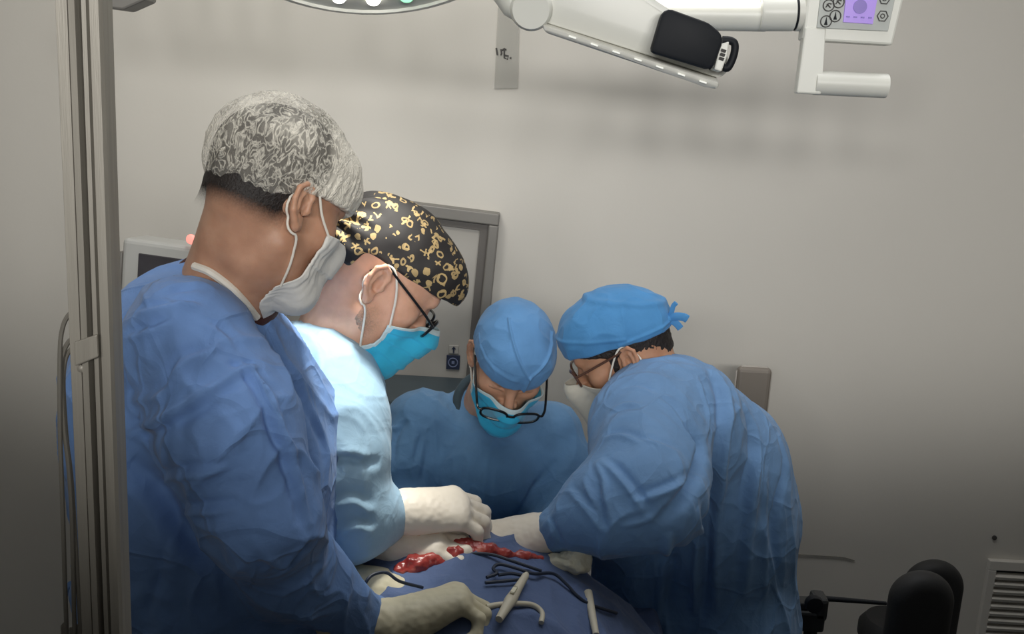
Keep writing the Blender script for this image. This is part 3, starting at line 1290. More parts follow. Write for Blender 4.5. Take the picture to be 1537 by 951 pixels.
def glasses(head, parent, mat, lens_mat, x=.106, z=.006, drop=0.0, rim=.0022, w=.025, h=.018, gap=.034, arm_z=.026, half_rim=False):
    """rims, bridge and temples as one frame, lenses as parts"""
    m = MB()
    back = -.01
    fr = None
    rings = []
    for sg in (-1, 1):
        pts = []
        for k in range(28):
            a = 2 * math.pi * k / 28
            ca, sa = math.cos(a), math.sin(a)
            px_ = w * np.sign(ca) * abs(ca) ** 0.75
            pz_ = h * np.sign(sa) * abs(sa) ** 0.75
            yy = sg * gap + px_
            pts.append(head.w((x - 0.10 * abs(yy) - 0.004 * (yy / .06) ** 2 + pz_ * 0.12, yy, z + pz_)))
        rings.append(pts)
        m.tube(pts, rim, 8, closed=True)
        yo = sg * (gap + w)
        e = [head.w((x - 0.10 * abs(yo) - .002, yo, z + h * .45)), head.w((x - .012, sg * (gap + w + .008), z + h * .5)), head.w((x - .035, sg * (gap + w + .013), z + (arm_z - z) * .35 + h * .2)),
             head.w((.02, sg * .082, z + (arm_z - z) * .85)), head.w((-.012, sg * .0835, arm_z)), head.w((-.026, sg * .079, arm_z - .022))]
        m.tube(spline(e, 6), rim * 0.95, 8)
    b = [head.w((x - 0.10 * (gap - w), -(gap - w), z + .004)), head.w((x + .004, 0, z + .009)), head.w((x - 0.10 * (gap - w), (gap - w), z + .004))]
    m.tube(spline(b, 6), rim, 8)
    fr = m.build('eyeglasses', mat, parent, True)
    for pts in rings:
        MB().prism(pts, head.A[0] * 0.0012).build('lens', lens_mat, fr)
    return fr


def cap_region(S, lo, hi, h, head, name, parent, mat, subd=1, post=None, rel=1):
    """models a head-frame solid and links it with head coordinates for its print"""
    V, Q = model(S, lo, hi, h, subd, rel)
    if post is not None:
        V = post(V, normals(V, Q))
    return link_mesh(name, head.w(V), Q, mat, parent, True, attrs={'head': V})

# ------------------------------------------------------------------ the room
WY = 2.8
XL, XR, YB, ZC = -2.3, 2.5, -3.0, 2.95
xs = float(PX(1325, 300, WY)[0])


def slab(name, lo, hi, mat):
    lo, hi = np.array(lo, float), np.array(hi, float)
    o = MB().box((lo + hi) / 2, hi - lo).build(name, mat, None)
    return tag(o, kind='structure')


slab('floor', (XL, YB, -.08), (XR, WY + .12, 0), M['floor'])
slab('wall_back', (XL - .12, WY, 0), (XR + .12, WY + .12, ZC), M['wall'])
slab('wall_left', (XL - .12, YB, 0), (XL, WY, ZC), M['wall'])
slab('wall_side', (XR, YB, 0), (XR + .12, WY, ZC), M['wall'])
slab('ceiling', (XL - .12, YB, ZC), (XR + .12, WY + .12, ZC + .1), M['ceiling'])


def wallpt(px, py, out=0.0):
    p = PX(px, py, WY)
    return np.array([p[0], WY - out, p[2]])


# stainless wall cabinet behind the second surgeon
c = wallpt(640, 430)
cab = empty('wall_cabinet', (c[0], WY, c[2]), 'stainless framed wall cabinet with pale door plate behind the surgeons', 'cabinet')
TR, BR = wallpt(751, 318), wallpt(724, 592)
TL, BL = wallpt(420, 276), wallpt(400, 560)


def lerp(a, b, t):
    return a + (b - a) * t


def quad_pt(u, v, out):
    p = lerp(lerp(TL, TR, u), lerp(BL, BR, u), v)
    return np.array([p[0], WY - out, p[2]])


fm = MB()
for (u0, v0, u1, v1) in ((0, 0, 1, .062), (0, .93, 1, 1), (0, .062, .045, .93), (.955, .062, 1, .93)):
    fm.prism([quad_pt(u0, v0, 0), quad_pt(u1, v0, 0), quad_pt(u1, v1, 0), quad_pt(u0, v1, 0)], (0, -.055, 0), bevel=.004)
fm.build('frame', M['steel_frame'], cab)
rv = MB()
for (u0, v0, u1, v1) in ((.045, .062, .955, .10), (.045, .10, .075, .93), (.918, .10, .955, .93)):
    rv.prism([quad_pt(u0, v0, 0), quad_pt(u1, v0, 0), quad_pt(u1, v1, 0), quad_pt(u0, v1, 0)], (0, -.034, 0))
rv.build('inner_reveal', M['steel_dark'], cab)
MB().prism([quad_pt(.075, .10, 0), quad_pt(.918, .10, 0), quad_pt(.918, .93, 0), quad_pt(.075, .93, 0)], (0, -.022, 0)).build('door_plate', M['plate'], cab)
sg = MB()
a_, b_ = wallpt(671, 530), wallpt(690, 552)
cs_ = wallpt(681, 540, .025)
sg.box(cs_, (abs(b_[0] - a_[0]), .006, abs(b_[2] - a_[2])), bevel=.001)
sgo = tag(sg.build('door_sign', M['navy'], cab), 'small navy square sign with a ring')
MB().tube([cs_ + np.array([.013 * math.cos(t), -.004, .013 * math.sin(t)]) for t in np.linspace(0, 6.28, 24)[:-1]], .0016, 6, closed=True).build('ring_mark', M['pale_ink'], sgo)
MB().box(cs_ + np.array([0, -.004, 0]), (.008, .002, .008)).build('centre_mark', M['pale_ink'], sgo)
ca_ = wallpt(682, 521, .025)
ar = MB().box(ca_, (.028, .004, .024), bevel=.001).build('arrow_sticker', M['plate'], cab)
am = MB()
am.prism([ca_ + np.array(q) for q in ((-.006, -.002, .002), (0, -.002, .010), (.006, -.002, .002))], (0, -.002, 0))
am.box(ca_ + np.array([0, -.003, -.004]), (.004, .002, .014))
am.build('arrow_mark', M['navy'], ar)

# dark cabinet under it (equipment trolley) with a hose
c = wallpt(560, 640)
tro = empty('equipment_trolley', (c[0], WY - .3, 0), 'dark equipment trolley with hoses below the wall cabinet', 'trolley')
pa, pb = PX(420, 585, WY - .25), PX(700, 590, WY - .25)
MB().box(((pa[0] + pb[0]) / 2, WY - .16, pa[2] / 2 + .04), (pb[0] - pa[0], .26, pa[2] - .08), bevel=.01).build('body', M['gapdark'], tro)
for dx in (-.2, .2):
    for dy in (-.09, .09):
        MB().tube([((pa[0] + pb[0]) / 2 + dx, WY - .16 + dy - .012, .04), ((pa[0] + pb[0]) / 2 + dx, WY - .16 + dy + .012, .04)], .04, 14).build('caster', M['dark'], tro)
for k, pts in enumerate((((553, 607), (568, 614), (582, 622), (586, 632)), ((556, 618), (566, 628), (580, 634)))):
    MB().tube(spline([PX(x, y, WY - .32) for x, y in pts] + [PX(pts[-1][0] + 4, pts[-1][1] + 30, WY - .31)], 5), .006, 8).build('hose', M['cable'], tro, True)

# strip of clear tape with pencilled marks, hung from a wall hook
t0 = wallpt(764, 60)
tape = empty('wall_strip', (t0[0], WY, t0[2]), 'clear plastic strip with scribbled letters hanging on the wall', 'strip')
tp = [wallpt(749, -20, .004), wallpt(781, -20, .004), wallpt(777, 132, .004), wallpt(742, 133, .004)]
MB().prism(tp, (0, -.0016, 0)).build('film', M['film'], tape)
ink = MB()
for pts in (((745, 72), (747, 83)), ((752, 74), (753, 80), (752, 83)), ((753, 76), (757, 73), (760, 75)), ((757, 74), (757, 87), (762, 89), (763, 84), (757, 83)), ((766, 86), (767, 88))):
    ink.tube([wallpt(x, y, .0065) for x, y in pts], .0022, 6)
ink.build('lettering', M['ink'], tape)
hk = wallpt(767, 4, .02)
MB().lathe(hk + np.array([0, .02, 0]), (0, -1, 0), [(0, 0), (.012, 0), (.012, .012), (.007, .016), (.007, .026), (0, .028)], 16).build('hook', M['steel'], tape, True)

# grey board standing behind the right-hand surgeon
b0, b1 = PX(1107, 549, 2.6), PX(1158, 555, 2.6)
bx = (b0[0] + b1[0]) / 2
brd = empty('upright_board', (bx, 2.6, 0), 'grey upright board with rounded corners behind the right surgeon', 'board')
wd = .092
MB().box((bx, 2.6, (b0[2]) / 2 + .05), (wd, .03, b0[2] - .1), bevel=.012, seg=3).build('board', M['grey'], brd)
MB().tube([(bx + wd / 2, 2.6, .12), (bx + wd / 2, 2.6, b0[2] - .014), (bx + wd / 2 - .014, 2.6, b0[2]), (bx - wd / 2 + .014, 2.6, b0[2]), (bx - wd / 2, 2.6, b0[2] - .014), (bx - wd / 2, 2.6, .12)], .0035, 8).build('edge_trim', M['greylight'], brd, True)
MB().box((bx, 2.6, .05), (.30, .30, .10), bevel=.01).build('base', M['dark'], brd)

# wall vent at lower right
v0 = PX(1478, 846, WY)
vw, vh = .42, .40
vc = np.array([v0[0] + vw / 2 + .005, WY, v0[2] - vh / 2 + .02])
ven = empty('wall_vent', vc, 'louvred air vent low on the wall behind the black stools', 'vent')
vf = MB()
for dx, dz, sx, sz in ((0, vh / 2 - .015, vw, .03), (0, -vh / 2 + .015, vw, .03), (-vw / 2 + .012, 0, .024, vh - .06), (vw / 2 - .012, 0, .024, vh - .06)):
    vf.box(vc + np.array([dx, -.01, dz]), (sx, .02, sz), bevel=.002)
vf.build('frame', M['wall'], ven)
MB().box(vc + np.array([0, -.002, 0]), (vw - .04, .004, vh - .04)).build('backing', M['black'], ven)
vz = vh / 2 - .05
while vz > -vh / 2 + .03:
    MB().box(vc + np.array([0, -.013, vz]), (vw - .046, .022, .010), axes=frame_from((1, 0, 0), (0, -.35, 1))).build('slat', M['wall'], ven)
    vz -= .024

# thin wire along the back wall, right
wp = [(1168, 829), (1215, 832), (1262, 835), (1282, 840)]
tag(MB().tube(spline([wallpt(x, y, .004) for x, y in wp], 5), .0016, 6).build('wall_wire', M['cable'], None, True), 'thin dark wire running along the lower wall at right', 'wire')
tag(MB().lathe(wallpt(1492, 806, .001) , (0, -1, 0), [(0, 0), (.007, 0), (.007, .004), (0, .006)], 12).build('wall_screw', M['ink'], None, True), 'tiny dark screw in the wall above the louvred vent', 'screw')


# two black stools in front of the right wall
def stool(px, py, Y, w, h, yaw, label):
    """padded round-topped back towards the room, seat beyond it"""
    top = PX(px, py, Y)
    sy = Y + .20
    root = empty('operating_stool', (top[0], sy, 0), label, 'stool', None)
    zc, zb = top[2] - w / 2, top[2] - h

    def back(p):
        x, y, z = p[:, 0] - top[0], p[:, 1] - Y - .9 * (p[:, 0] - top[0]) ** 2, p[:, 2]
        zz = np.clip(z, zb + w * .3, zc)
        q = np.sqrt(x * x + (z - zz) ** 2) - w / 2
        return smax(q, np.abs(y) - .028, .03)
    V, Q = model(back, (top[0] - w * .7, Y - .12, zb - .15), (top[0] + w * .7, Y + .15, top[2] + .04), .010, 1)
    link_mesh('backrest', V, Q, M['black_matt'], root)
    zs = min(.46, zb - .06)
    MB().tube([(top[0], Y + .03, zb + h * .4), (top[0], Y + .05, zs), (top[0], sy, zs - .02)], .014, 10).build('back_bracket', M['dark'], root, True)
    MB().lathe((top[0], sy, zs - .03), (0, 0, 1), [(0, 0), (w * .55, 0), (w * .62, .02), (w * .62, .05), (w * .5, .075), (0, .08)], 32).build('seat', M['black_matt'], root, True)
    MB().tube([(top[0], sy, .09), (top[0], sy, zs)], .025, 14).build('gas_post', M['steel'], root, True)
    for k in range(5):
        a = k * 2 * math.pi / 5 + yaw
        d = np.array([math.cos(a), math.sin(a), 0])
        p0 = np.array([top[0], sy, .10])
        lg = MB().tube([p0, p0 + d * .20 + np.array([0, 0, -.03])], [.02, .014], 10).build('leg', M['dark'], root, True)
        q = p0 + d * .20 + np.array([0, 0, -.075])
        n = np.cross(d, [0, 0, 1])
        MB().tube([q - n * .015, q + n * .015], .025, 14).build('caster', M['black'], lg, True)
    return root


stool(1408, 841, 2.35, .150, .26, .3, 'black round-backed stool half hidden behind another stool')
stool(1390, 858, 1.85, .128, .24, .0, 'nearer black round-backed stool at the right edge of the team')

# dark rail with clamps behind the right-hand surgeon
rc = PX(1222, 905, 1.9)
ral = empty('clamp_stand', (rc[0], 1.9, 0), 'dark clamp stand with a thin rod beside the right surgeon', 'stand')
MB().tube([(rc[0], 1.9, .03), (rc[0], 1.9, rc[2] - .02)], .014, 12).build('post', M['dark'], ral, True)
cl = MB()
cl.box(PX(1212, 925, 1.9), (.060, .05, .045), bevel=.006)
cl.box(PX(1228, 908, 1.9), (.030, .05, .05), bevel=.008)
cl.box(PX(1203, 904, 1.9), (.05, .035, .016), bevel=.004)
cl.build('clamp', M['dark'], ral)
kn = PX(1220, 903, 1.87)
MB().lathe(kn, (0, -1, 0), [(0, 0), (.017, 0), (.019, .006), (.017, .016), (0, .018)], 14).build('knob', M['black'], ral, True)
MB().tube([PX(1216, 897, 1.9), PX(1255, 899, 1.9), PX(1330, 905, 1.9)], [.007, .0055, .004], 10).build('rod', M['black'], ral, True)
MB().lathe((rc[0], 1.9, 0), (0, 0, 1), [(0, 0), (.20, 0), (.20, .02), (.05, .035), (0, .04)], 28).build('base', M['dark'], ral, True)

# grey patient monitor at the left, behind the man in the white cap
m0 = PX(183, 356, 2.3)
mp_ = MPP(183, 356, 2.3)
mon = empty('patient_monitor', (m0[0] + .2, 2.3, 0), 'pale grey monitor with dark screen behind the metal pole', 'monitor')
yw = math.radians(-9)
mx = np.array([math.cos(yw), math.sin(yw), -.05])
mx /= np.linalg.norm(mx)
mz = np.array([-.01, 0.06, 1.0])
MA = frame_from(mx, mz)
W_, H_ = .38, .32
mcen = m0 + MA[0] * W_ / 2 - MA[2] * H_ / 2 + MA[1] * .05
MB().box(mcen, (W_, .10, H_), axes=MA, bevel=.012, seg=3).build('housing', M['bezel'], mon)
so = MB().box(mcen - MA[1] * .051 + MA[0] * .014 - MA[2] * .006, (W_ - .062, .006, H_ - .05), axes=MA, bevel=.002).build('screen', M['screen'], mon)
for k in range(4):
    MB().box(mcen - MA[1] * .0545 + MA[0] * (.03 + .02 * (k % 2)) + MA[2] * (.09 - .045 * k), (.16, .001, .012), axes=MA).build('screen_band', M['gapdark'], so)
MB().box(mcen - MA[0] * (W_ / 2 + .007) - MA[2] * .02, (.014, .09, H_ - .03), axes=MA, bevel=.004).build('side_panel', M['steel_frame'], mon)
MB().lathe(PX(287, 359, 2.27), (0, -1, 0), [(0, 0), (.012, 0), (.010, .006), (0, .008)], 16).build('alarm_light', M['red_led'], mon, True)
MB().tube([mcen + MA[1] * .05 - MA[2] * .1, (mcen[0], mcen[1] + .08, .9), (mcen[0], mcen[1] + .08, .05)], .022, 12).build('post', M['steel'], mon, True)
MB().lathe((mcen[0], mcen[1] + .08, 0), (0, 0, 1), [(0, 0), (.22, 0), (.22, .03), (.05, .05), (0, .055)], 28).build('base', M['dark'], mon, True)

# the aluminium pole in the left foreground
PY = .85
pl, pr = PX(103, 475, PY), PX(168, 475, PY)
px0, pw = pl[0], pr[0] - pl[0]
pol = empty('metal_pole', (px0 + pw / 2, PY, 0), 'tall grooved aluminium pole standing at the left in the foreground', 'pole')
u = lambda t: px0 + pw * t
prof = [(0, 0), (.04, -.003), (.28, -.003), (.30, .002), (.33, -.005), (.48, -.006), (.50, .001), (.52, .016), (.56, .016), (.58, -.001), (.60, -.004), (.70, -.004), (.72, .001), (.75, .001), (.76, -.003), (.96, -.003), (1.0, .002), (1.0, .022), (0, .022)]
MB().prism([(u(a), PY + b, 0.03) for a, b in prof], (0, 0, 2.75)).build('extrusion', M['steel'], pol)
bk = PX(131, 525, PY)
MB().prism([PX(113, 512, PY - .006), PX(148, 500, PY - .006), PX(150, 534, PY - .006), PX(115, 548, PY - .006)], (0, -.004, 0), bevel=.0012).build('bracket', M['steel'], pol)
MB().lathe(PX(122, 553, PY - .003), (0, -1, 0), [(0, 0), (.0034, 0), (.0034, .001), (.0015, .0022), (0, .0022)], 12).build('screw', M['steel'], pol, True)
MB().box((px0 + pw / 2, PY + .015, .015), (.36, .36, .03), bevel=.006).build('base', M['steel'], pol)
# cables looping out from behind it
for k, (pts, lab) in enumerate((
        (((114, 466), (103, 473), (94, 492), (90, 530), (90, 640), (94, 760), (97, 860), (100, 951), (103, 1100)), 'outermost thin grey cable looping beside the metal pole'),
        (((116, 506), (104, 512), (95, 530), (92, 560), (96, 640), (103, 700), (108, 780), (112, 951), (116, 1100)), 'middle grey cable arching out at the bracket of the metal pole'),
        (((118, 520), (107, 524), (98, 540), (95, 580), (100, 660), (107, 720), (116, 860), (121, 951), (126, 1100)), 'grey cable closest to the metal pole, lowest of the three arches'))):
    P = [PX(x, y, PY + .010 + .003 * k) for x, y in pts]
    P.append(np.array([P[-1][0] + .02, P[-1][1], .008]))
    P.append(np.array([P[-1][0] + .12, P[-1][1] + .10, .008]))
    tag(MB().tube(spline(P, 8), .0022, 8).build('grey_cable', M['cable'], None, True), lab, 'cable', 'cables beside the pole')
bp = PX(128, 944, .95)

# ------------------------------------------------------------------ operating lamps
# lens sliver of the lamp above the team
LY = 1.62
lc = PX(545, -100, LY)
lamp = empty('operating_lamp', lc, 'round white operating lamp above the two left surgeons', 'lamp')
ln = np.array([.10, -.42, -.90])
ln /= np.linalg.norm(ln)
LA = frame_from(np.cross(ln, [0, 1, 0]), -ln)
RL = .24
MB().lathe(lc, -ln, [(0, .09), (.10, .085), (RL * .9, .05), (RL, .015), (RL + .004, 0), (RL - .012, -.006), (RL - .014, 0)], 48).build('housing', M['white'], lamp, True)
lens = MB().lathe(lc, -ln, [(0, -.008), (RL * .5, -.006), (RL - .012, -.001), (RL - .012, .012), (0, .012)], 48).build('lens', M['white_warm'], lamp, True)
for ring, rr, cnt in ((0, .07, 8), (1, .13, 14), (2, .185, 20)):
    for k in range(cnt):
        a = 2 * math.pi * k / cnt + ring * .2
        x = LA[0] * math.cos(a) + LA[1] * math.sin(a)
        if ring < 2 and k % 2:
            continue
        MB().lathe(lc + x * rr + ln * .006, ln, [(0, 0), (.013, 0), (.010, .005), (0, .006)], 10).build('led', M['led_green'] if k % 7 == 3 else M['led'], lens, True)
MB().tube(spline([lc - ln * .085, lc - ln * .2 + np.array([0, .1, .1]), (lc[0] + .1, LY + .25, 2.5), (lc[0] + .1, LY + .25, ZC)], 6), .025, 12).build('suspension_arm', M['white'], lamp, True)

# angular grey housing at the very top left
hc = PX(190, -30, 1.9)
hou = empty('ceiling_housing', hc, 'angular grey lamp housing at the top left beside the metal pole', 'lamp housing')
hp_ = [PX(140, -60, 1.9), PX(215, -60, 1.9), PX(218, 0, 1.9), PX(184, 15, 1.9), PX(148, 10, 1.9)]
MB().prism(hp_, (0, .06, 0), bevel=.004).build('shell', M['steel_frame'], hou)
MB().tube([hc + np.array([0, .08, .04]), (hc[0], hc[1] + .08, ZC)], .025, 12).build('drop_tube', M['white'], hou, True)

# second lamp: a bar seen on edge, with black sterile pad and loop handle
AY = 1.5
arm = empty('lamp_bar', PX(940, 40, AY), 'sloping white lamp bar with black pad, hanging at top centre', 'lamp')
A0, A1 = PX(800, 8, AY), PX(1085, 106, AY)
ax_ = A1 - A0
AL = np.linalg.norm(ax_)
AA = frame_from(ax_, (0, -.25, 1))
mpp = MPP(940, 40, AY)
am_ = (A0 + A1) / 2


def on_arm(a, b, c=0.0):
    """a px along from the left end, b px up across, c metres towards the camera"""
    return A0 + AA[0] * a * mpp + AA[2] * b * mpp - AA[1] * c


MB().prism([on_arm(8, -14, .03), on_arm(296, -8, .03), on_arm(306, 2, .03), on_arm(296, 30, .03), on_arm(200, 52, .03), on_arm(110, 78, .03), on_arm(60, 78, .03), on_arm(20, 22, .03)], AA[1] * .07, bevel=.006).build('bar', M['white'], arm, True)
MB().prism([on_arm(20, -14, .042), on_arm(298, -10, .042), on_arm(300, -22, .040), on_arm(280, -24, .038), on_arm(30, -25, .040)], AA[1] * .07, bevel=.005).build('lower_lip', M['white_warm'], arm, True)
for k in range(7):
    MB().box(on_arm(70 + 34 * k, -17, .043), (12 * mpp, .003, 2.5 * mpp), axes=AA, bevel=.001).build('light_spot', M['led_soft'], arm)
MB().lathe(A0 + AA[1] * .005, -AA[1], [(0, -.04), (.026, -.04), (.030, -.034), (.030, .040), (.026, .046), (0, .046)], 28).build('pivot', M['white'], arm, True)
pad_pts = [(976, 78), (993, 20), (1004, 12), (1065, 34), (1084, 50), (1086, 64), (1072, 100), (1066, 105)]
MB().prism([PX(x, y, AY - .075) for x, y in pad_pts], (0, .02, 0), bevel=.006).build('black_pad', M['black'], arm, True)
MB().prism([PX(x, y, AY - .070) for x, y in ((1082, 66), (1095, 62), (1092, 84), (1083, 108), (1072, 104))], (0, .03, 0), bevel=.002).build('end_label', M['white'], arm)
tagl = MB()
for k in range(3):
    tagl.box(PX(1086 - k * 1.5, 76 + 6 * k, AY - .072), (.007, .001, .004), axes=AA)
tagl.build('print', M['ink'], arm)
MB().tube(spline([PX(x, y, AY - .055) for x, y in ((1084, 60), (1096, 61), (1103, 67), (1101, 84), (1093, 101), (1086, 101))], 5), .0055, 10).build('loop_handle', M['black'], arm, True)
MB().tube(spline([A0 + AA[1] * .02, A0 + np.array([-.02, .08, .10]), (A0[0] - .02, AY + .14, 2.35), (A0[0] - .02, AY + .14, ZC)], 6), .024, 12).build('suspension_arm', M['white'], arm, True)

# third unit: horizontal tube, joint and control panel with grab handle
CY = 1.75
ctl = empty('control_panel', PX(1260, 60, CY), 'white lamp control panel with violet display and grab handle at top right', 'control panel')
mc = MPP(1200, 30, CY)
CA = frame_from(np.array([1, 0, 0.0]), (.16, 0.0, 1))
hz = np.array([1.0, 0.06, -.012])
tb0, tb1 = PX(860, 20, CY + .06), PX(1150, 24, CY + .01)
MB().tube([tb0, tb1], [22 * mc, 23 * mc], 20).build('arm_tube', M['white'], ctl, True)
MB().tube([PX(935, 1, CY + .02), PX(1140, 2, CY - .012)], 3.0 * mc, 8).build('light_strip', M['led'], ctl, True)
j0, j1 = PX(1140, 20, CY), PX(1192, 20, CY)
jd = (j1 - j0) / np.linalg.norm(j1 - j0)
MB().lathe(j0, jd, [(0, 0), (24 * mc, 0), (26 * mc, 3 * mc), (26 * mc, 50 * mc), (24 * mc, 51 * mc), (0, 51 * mc)], 32).build('joint', M['white'], ctl, True)
MB().lathe(j0 + jd * 51 * mc, jd, [(0, 0), (24.5 * mc, 0), (24.5 * mc, 3 * mc), (0, 3 * mc)], 32).build('seam', M['black'], ctl, True)
MB().lathe(j0 + jd * 54 * mc, jd, [(0, 0), (26 * mc, 0), (26 * mc, 34 * mc), (0, 34 * mc)], 32).build('joint_cap', M['white_warm'], ctl, True)


def cp(x, y, out=0.0):
    return PX(x, y, CY - .03 - out)


MB().prism([cp(1216, -40), cp(1366, -40), cp(1340, 68), cp(1205, 60)], (0, .035, 0), bevel=.004).build('panel_body', M['white'], ctl)
MB().prism([cp(1236, -40, .003), cp(1352, -40, .003), cp(1333, 47, .003), cp(1226, 42, .003)], (0, .006, 0), bevel=.001).build('keypad', M['keypad'], ctl)
ld = MB().prism([cp(1273, -30, .006), cp(1322, -30, .006), cp(1310, 36, .006), cp(1266, 33, .006)], (0, .004, 0)).build('display', M['lcd'], ctl)
MB().lathe(cp(1291, 10, .0065), (0, -1, 0), [(0, 0), (10 * mc, 0), (10 * mc, .001), (0, .001)], 24).build('display_mark', M['lcd_dark'], ld)
for k in range(4):
    MB().box(cp(1273 + 11 * k, 25 + .5 * k, .007), (5 * mc, .001, 2 * mc)).build('display_text', M['lcd_dark'], ld)
for (bx_, by_, up) in ((1244, 8, 0), (1259, 3, 0), (1240, 32, 1), (1254, 24, 1), (1325, 24, 2), (1328, -2, 2)):
    q = cp(bx_, by_, .0045)
    bt = MB().tube([q + np.array([8 * mc * math.cos(t), 0, 8 * mc * math.sin(t)]) for t in np.linspace(0, 2 * math.pi, 7 if up == 2 else 21)[:-1]], .0009, 6, closed=True).build('button', M['ink'], ctl)
    if up == 1:
        MB().prism([q + np.array([a * mc, -.001, b * mc]) for a, b in ((-2.5, -5), (2.5, -5), (1, 0), (0, 6), (-1, 0))], (0, .002, 0)).build('button_mark', M['black'], bt)
    elif up == 0:
        mm = MB()
        mm.tube([q + np.array([a * mc, 0, b * mc]) for a, b in ((-4, -3), (0, 3), (4, 2))], .0009, 6)
        mm.tube([q + np.array([a * mc, 0, b * mc]) for a, b in ((-3, 2), (3, -3))], .0009, 6)
        mm.build('button_mark', M['ink'], bt)
    else:
        MB().tube([q + np.array([3 * mc * math.cos(t), 0, 3 * mc * math.sin(t)]) for t in np.linspace(0, 6.28, 11)[:-1]], .0007, 6, closed=True).build('button_mark', M['ink'], bt)
MB().prism([cp(1209, 40, .002), cp(1241, 42, .002), cp(1235, 107, .002), cp(1233, 142, .002), cp(1196, 140, .002)], (0, .024, 0), bevel=.003).build('handle_plate', M['white'], ctl)
MB().tube([cp(1222, 124, -.012), cp(1330, 129, -.012)], 18 * mc, 20).build('grab_bar', M['white'], ctl, True)
MB().tube(spline([tb0, tb0 + np.array([-.12, .02, .03]), (tb0[0] - .16, CY + .1, 2.2), (tb0[0] - .16, CY + .1, ZC)], 6), .024, 12).build('suspension_arm', M['white'], ctl, True)

# ------------------------------------------------------------------ operating table, drape and the field
tcen = PX(720, 860, 1.5)


def drape_h(X, Y):
    """height of the draped patient: crown of the mound under the hands, falling off to the right and to both sides"""
    cx, cy = -.06, 1.47
    top = 1.065
    a = np.clip((X - cx) / .345, 0, 3) ** 2 * (X > cx) + np.clip((cx - X) / .75, 0, 3) ** 2 * (X <= cx)
    b = np.where(Y < cy, ((Y - cy) / .46) ** 2, ((Y - cy) / .24) ** 2)
    z = top - .20 * a - .20 * b
    return z


nx, ny = 150, 110
gx = np.linspace(-.34, .38, nx)
gy = np.linspace(1.16, 1.82, ny)
GX, GY = np.meshgrid(gx, gy, indexing='ij')
GZ = drape_h(GX, GY)
edge = np.clip((1.24 - GY) / .08, 0, 1) + np.clip((GY - 1.76) / .06, 0, 1) + np.clip((GX - .30) / .10, 0, 1) + np.clip((-.28 - GX) / .06, 0, 1)
GZ = np.maximum(GZ, .80)
GZ = GZ - np.minimum(edge, 1.2) ** 1.5 * .45
flat = np.stack([GX.ravel(), GY.ravel(), GZ.ravel()], 1).astype(np.float32)
r1 = 1 - np.abs(noise3(np.stack([flat[:, 0] * 7, flat[:, 1] * 11, flat[:, 2] * 2], 1) + 3.3)) * 2.2
r2 = 1 - np.abs(noise3(np.stack([flat[:, 0] * 19, flat[:, 1] * 15, flat[:, 2] * 6], 1) + 9.3)) * 2.2
flat[:, 2] += np.clip(r1, 0, 1) ** 2 * .010 + np.clip(r2, 0, 1) ** 2 * .004
idx = np.arange(nx * ny).reshape(nx, ny)
q = np.stack([idx[:-1, :-1], idx[1:, :-1], idx[1:, 1:], idx[:-1, 1:]], -1).reshape(-1, 4)
low = flat.copy()
low[:, 2] -= .003
loop = np.concatenate([idx[:, 0], idx[-1, 1:], idx[-2::-1, -1], idx[0, -2:0:-1]])
nxt = np.roll(loop, -1)
rim = np.stack([nxt, nxt + nx * ny, loop + nx * ny, loop], 1)
drp = link_mesh('surgical_drape', np.concatenate([flat, low]), np.concatenate([q, q[:, ::-1] + nx * ny, rim]), M['drape'], None, True, loc=(-.06, 1.52, 1.0))
tag(drp, 'blue surgical drape spread over the patient, with cords and instruments lying on it', 'drape')

tbl = empty('operating_table', (.02, 1.52, 0), 'operating table hidden under the blue patient drape', 'table')
MB().box((.02, 1.50, .70), (.50, .48, .08), bevel=.02).build('mattress', M['black_matt'], tbl)
MB().box((.02, 1.50, .64), (.50, .48, .03), bevel=.006).build('table_top', M['steel'], tbl)
MB().box((.02, 1.50, .34), (.24, .22, .58), bevel=.02).build('column', M['steel'], tbl)
MB().box((.02, 1.50, .03), (.46, .42, .06), bevel=.015).build('base', M['steel'], tbl)


def on_drape(px, py, lift=0.0):
    """where the line of sight meets the drape"""
    d = ray(px, py)
    d = d / np.linalg.norm(d)
    t = .9
    for _ in range(4000):
        p = CAM + d * t
        if p[2] < drape_h(p[0], p[1]) + .004:
            break
        t += .0005
    return np.array([p[0], p[1], drape_h(p[0], p[1]) + lift])


# open red field
fld = Solid()
fpts = []
for (x, y, Y, r) in ((600, 856, 1.36, 9), (622, 848, 1.37, 12), (650, 842, 1.38, 11), (680, 834, 1.39, 11), (708, 826, 1.40, 11), (735, 826, 1.42, 8), (690, 822, 1.43, 12), (660, 830, 1.44, 12)):
    p = on_drape(x, y, .004)
    fpts.append((p, r * MPP(x, y, Y) * 1.1))
for (pa_, ra_), (pb_, rb_) in zip(fpts, fpts[1:]):
    fld.add(cone(pa_, pb_, ra_, rb_), .014)
rp = [on_drape(x, y, .001) for x, y in ((728, 826), (760, 829), (785, 831), (812, 835))]
for pa_, pb_ in zip(rp, rp[1:]):
    fld.add(cone(pa_, pb_, .006, .005), .012)
for (x, y) in ():
    p = on_drape(x, y, .002)
    fld.add(ball(p, .006), .02)
lo, hi = bounds([on_drape(600, 856), on_drape(820, 820), on_drape(650, 820), on_drape(700, 826)], .05)
V, Q = model(fld, lo, hi, .004, 1)
Nn = normals(V, Q)
V = V + Nn * (noise3(V * 70) * .0035 + noise3(V * 150) * .0015)[:, None]
wnd = link_mesh('operating_field', V, Q, M['blood'], None, True, loc=on_drape(680, 834))
tag(wnd, 'wet red operating field on the drape beneath the gloved hands', 'wound')

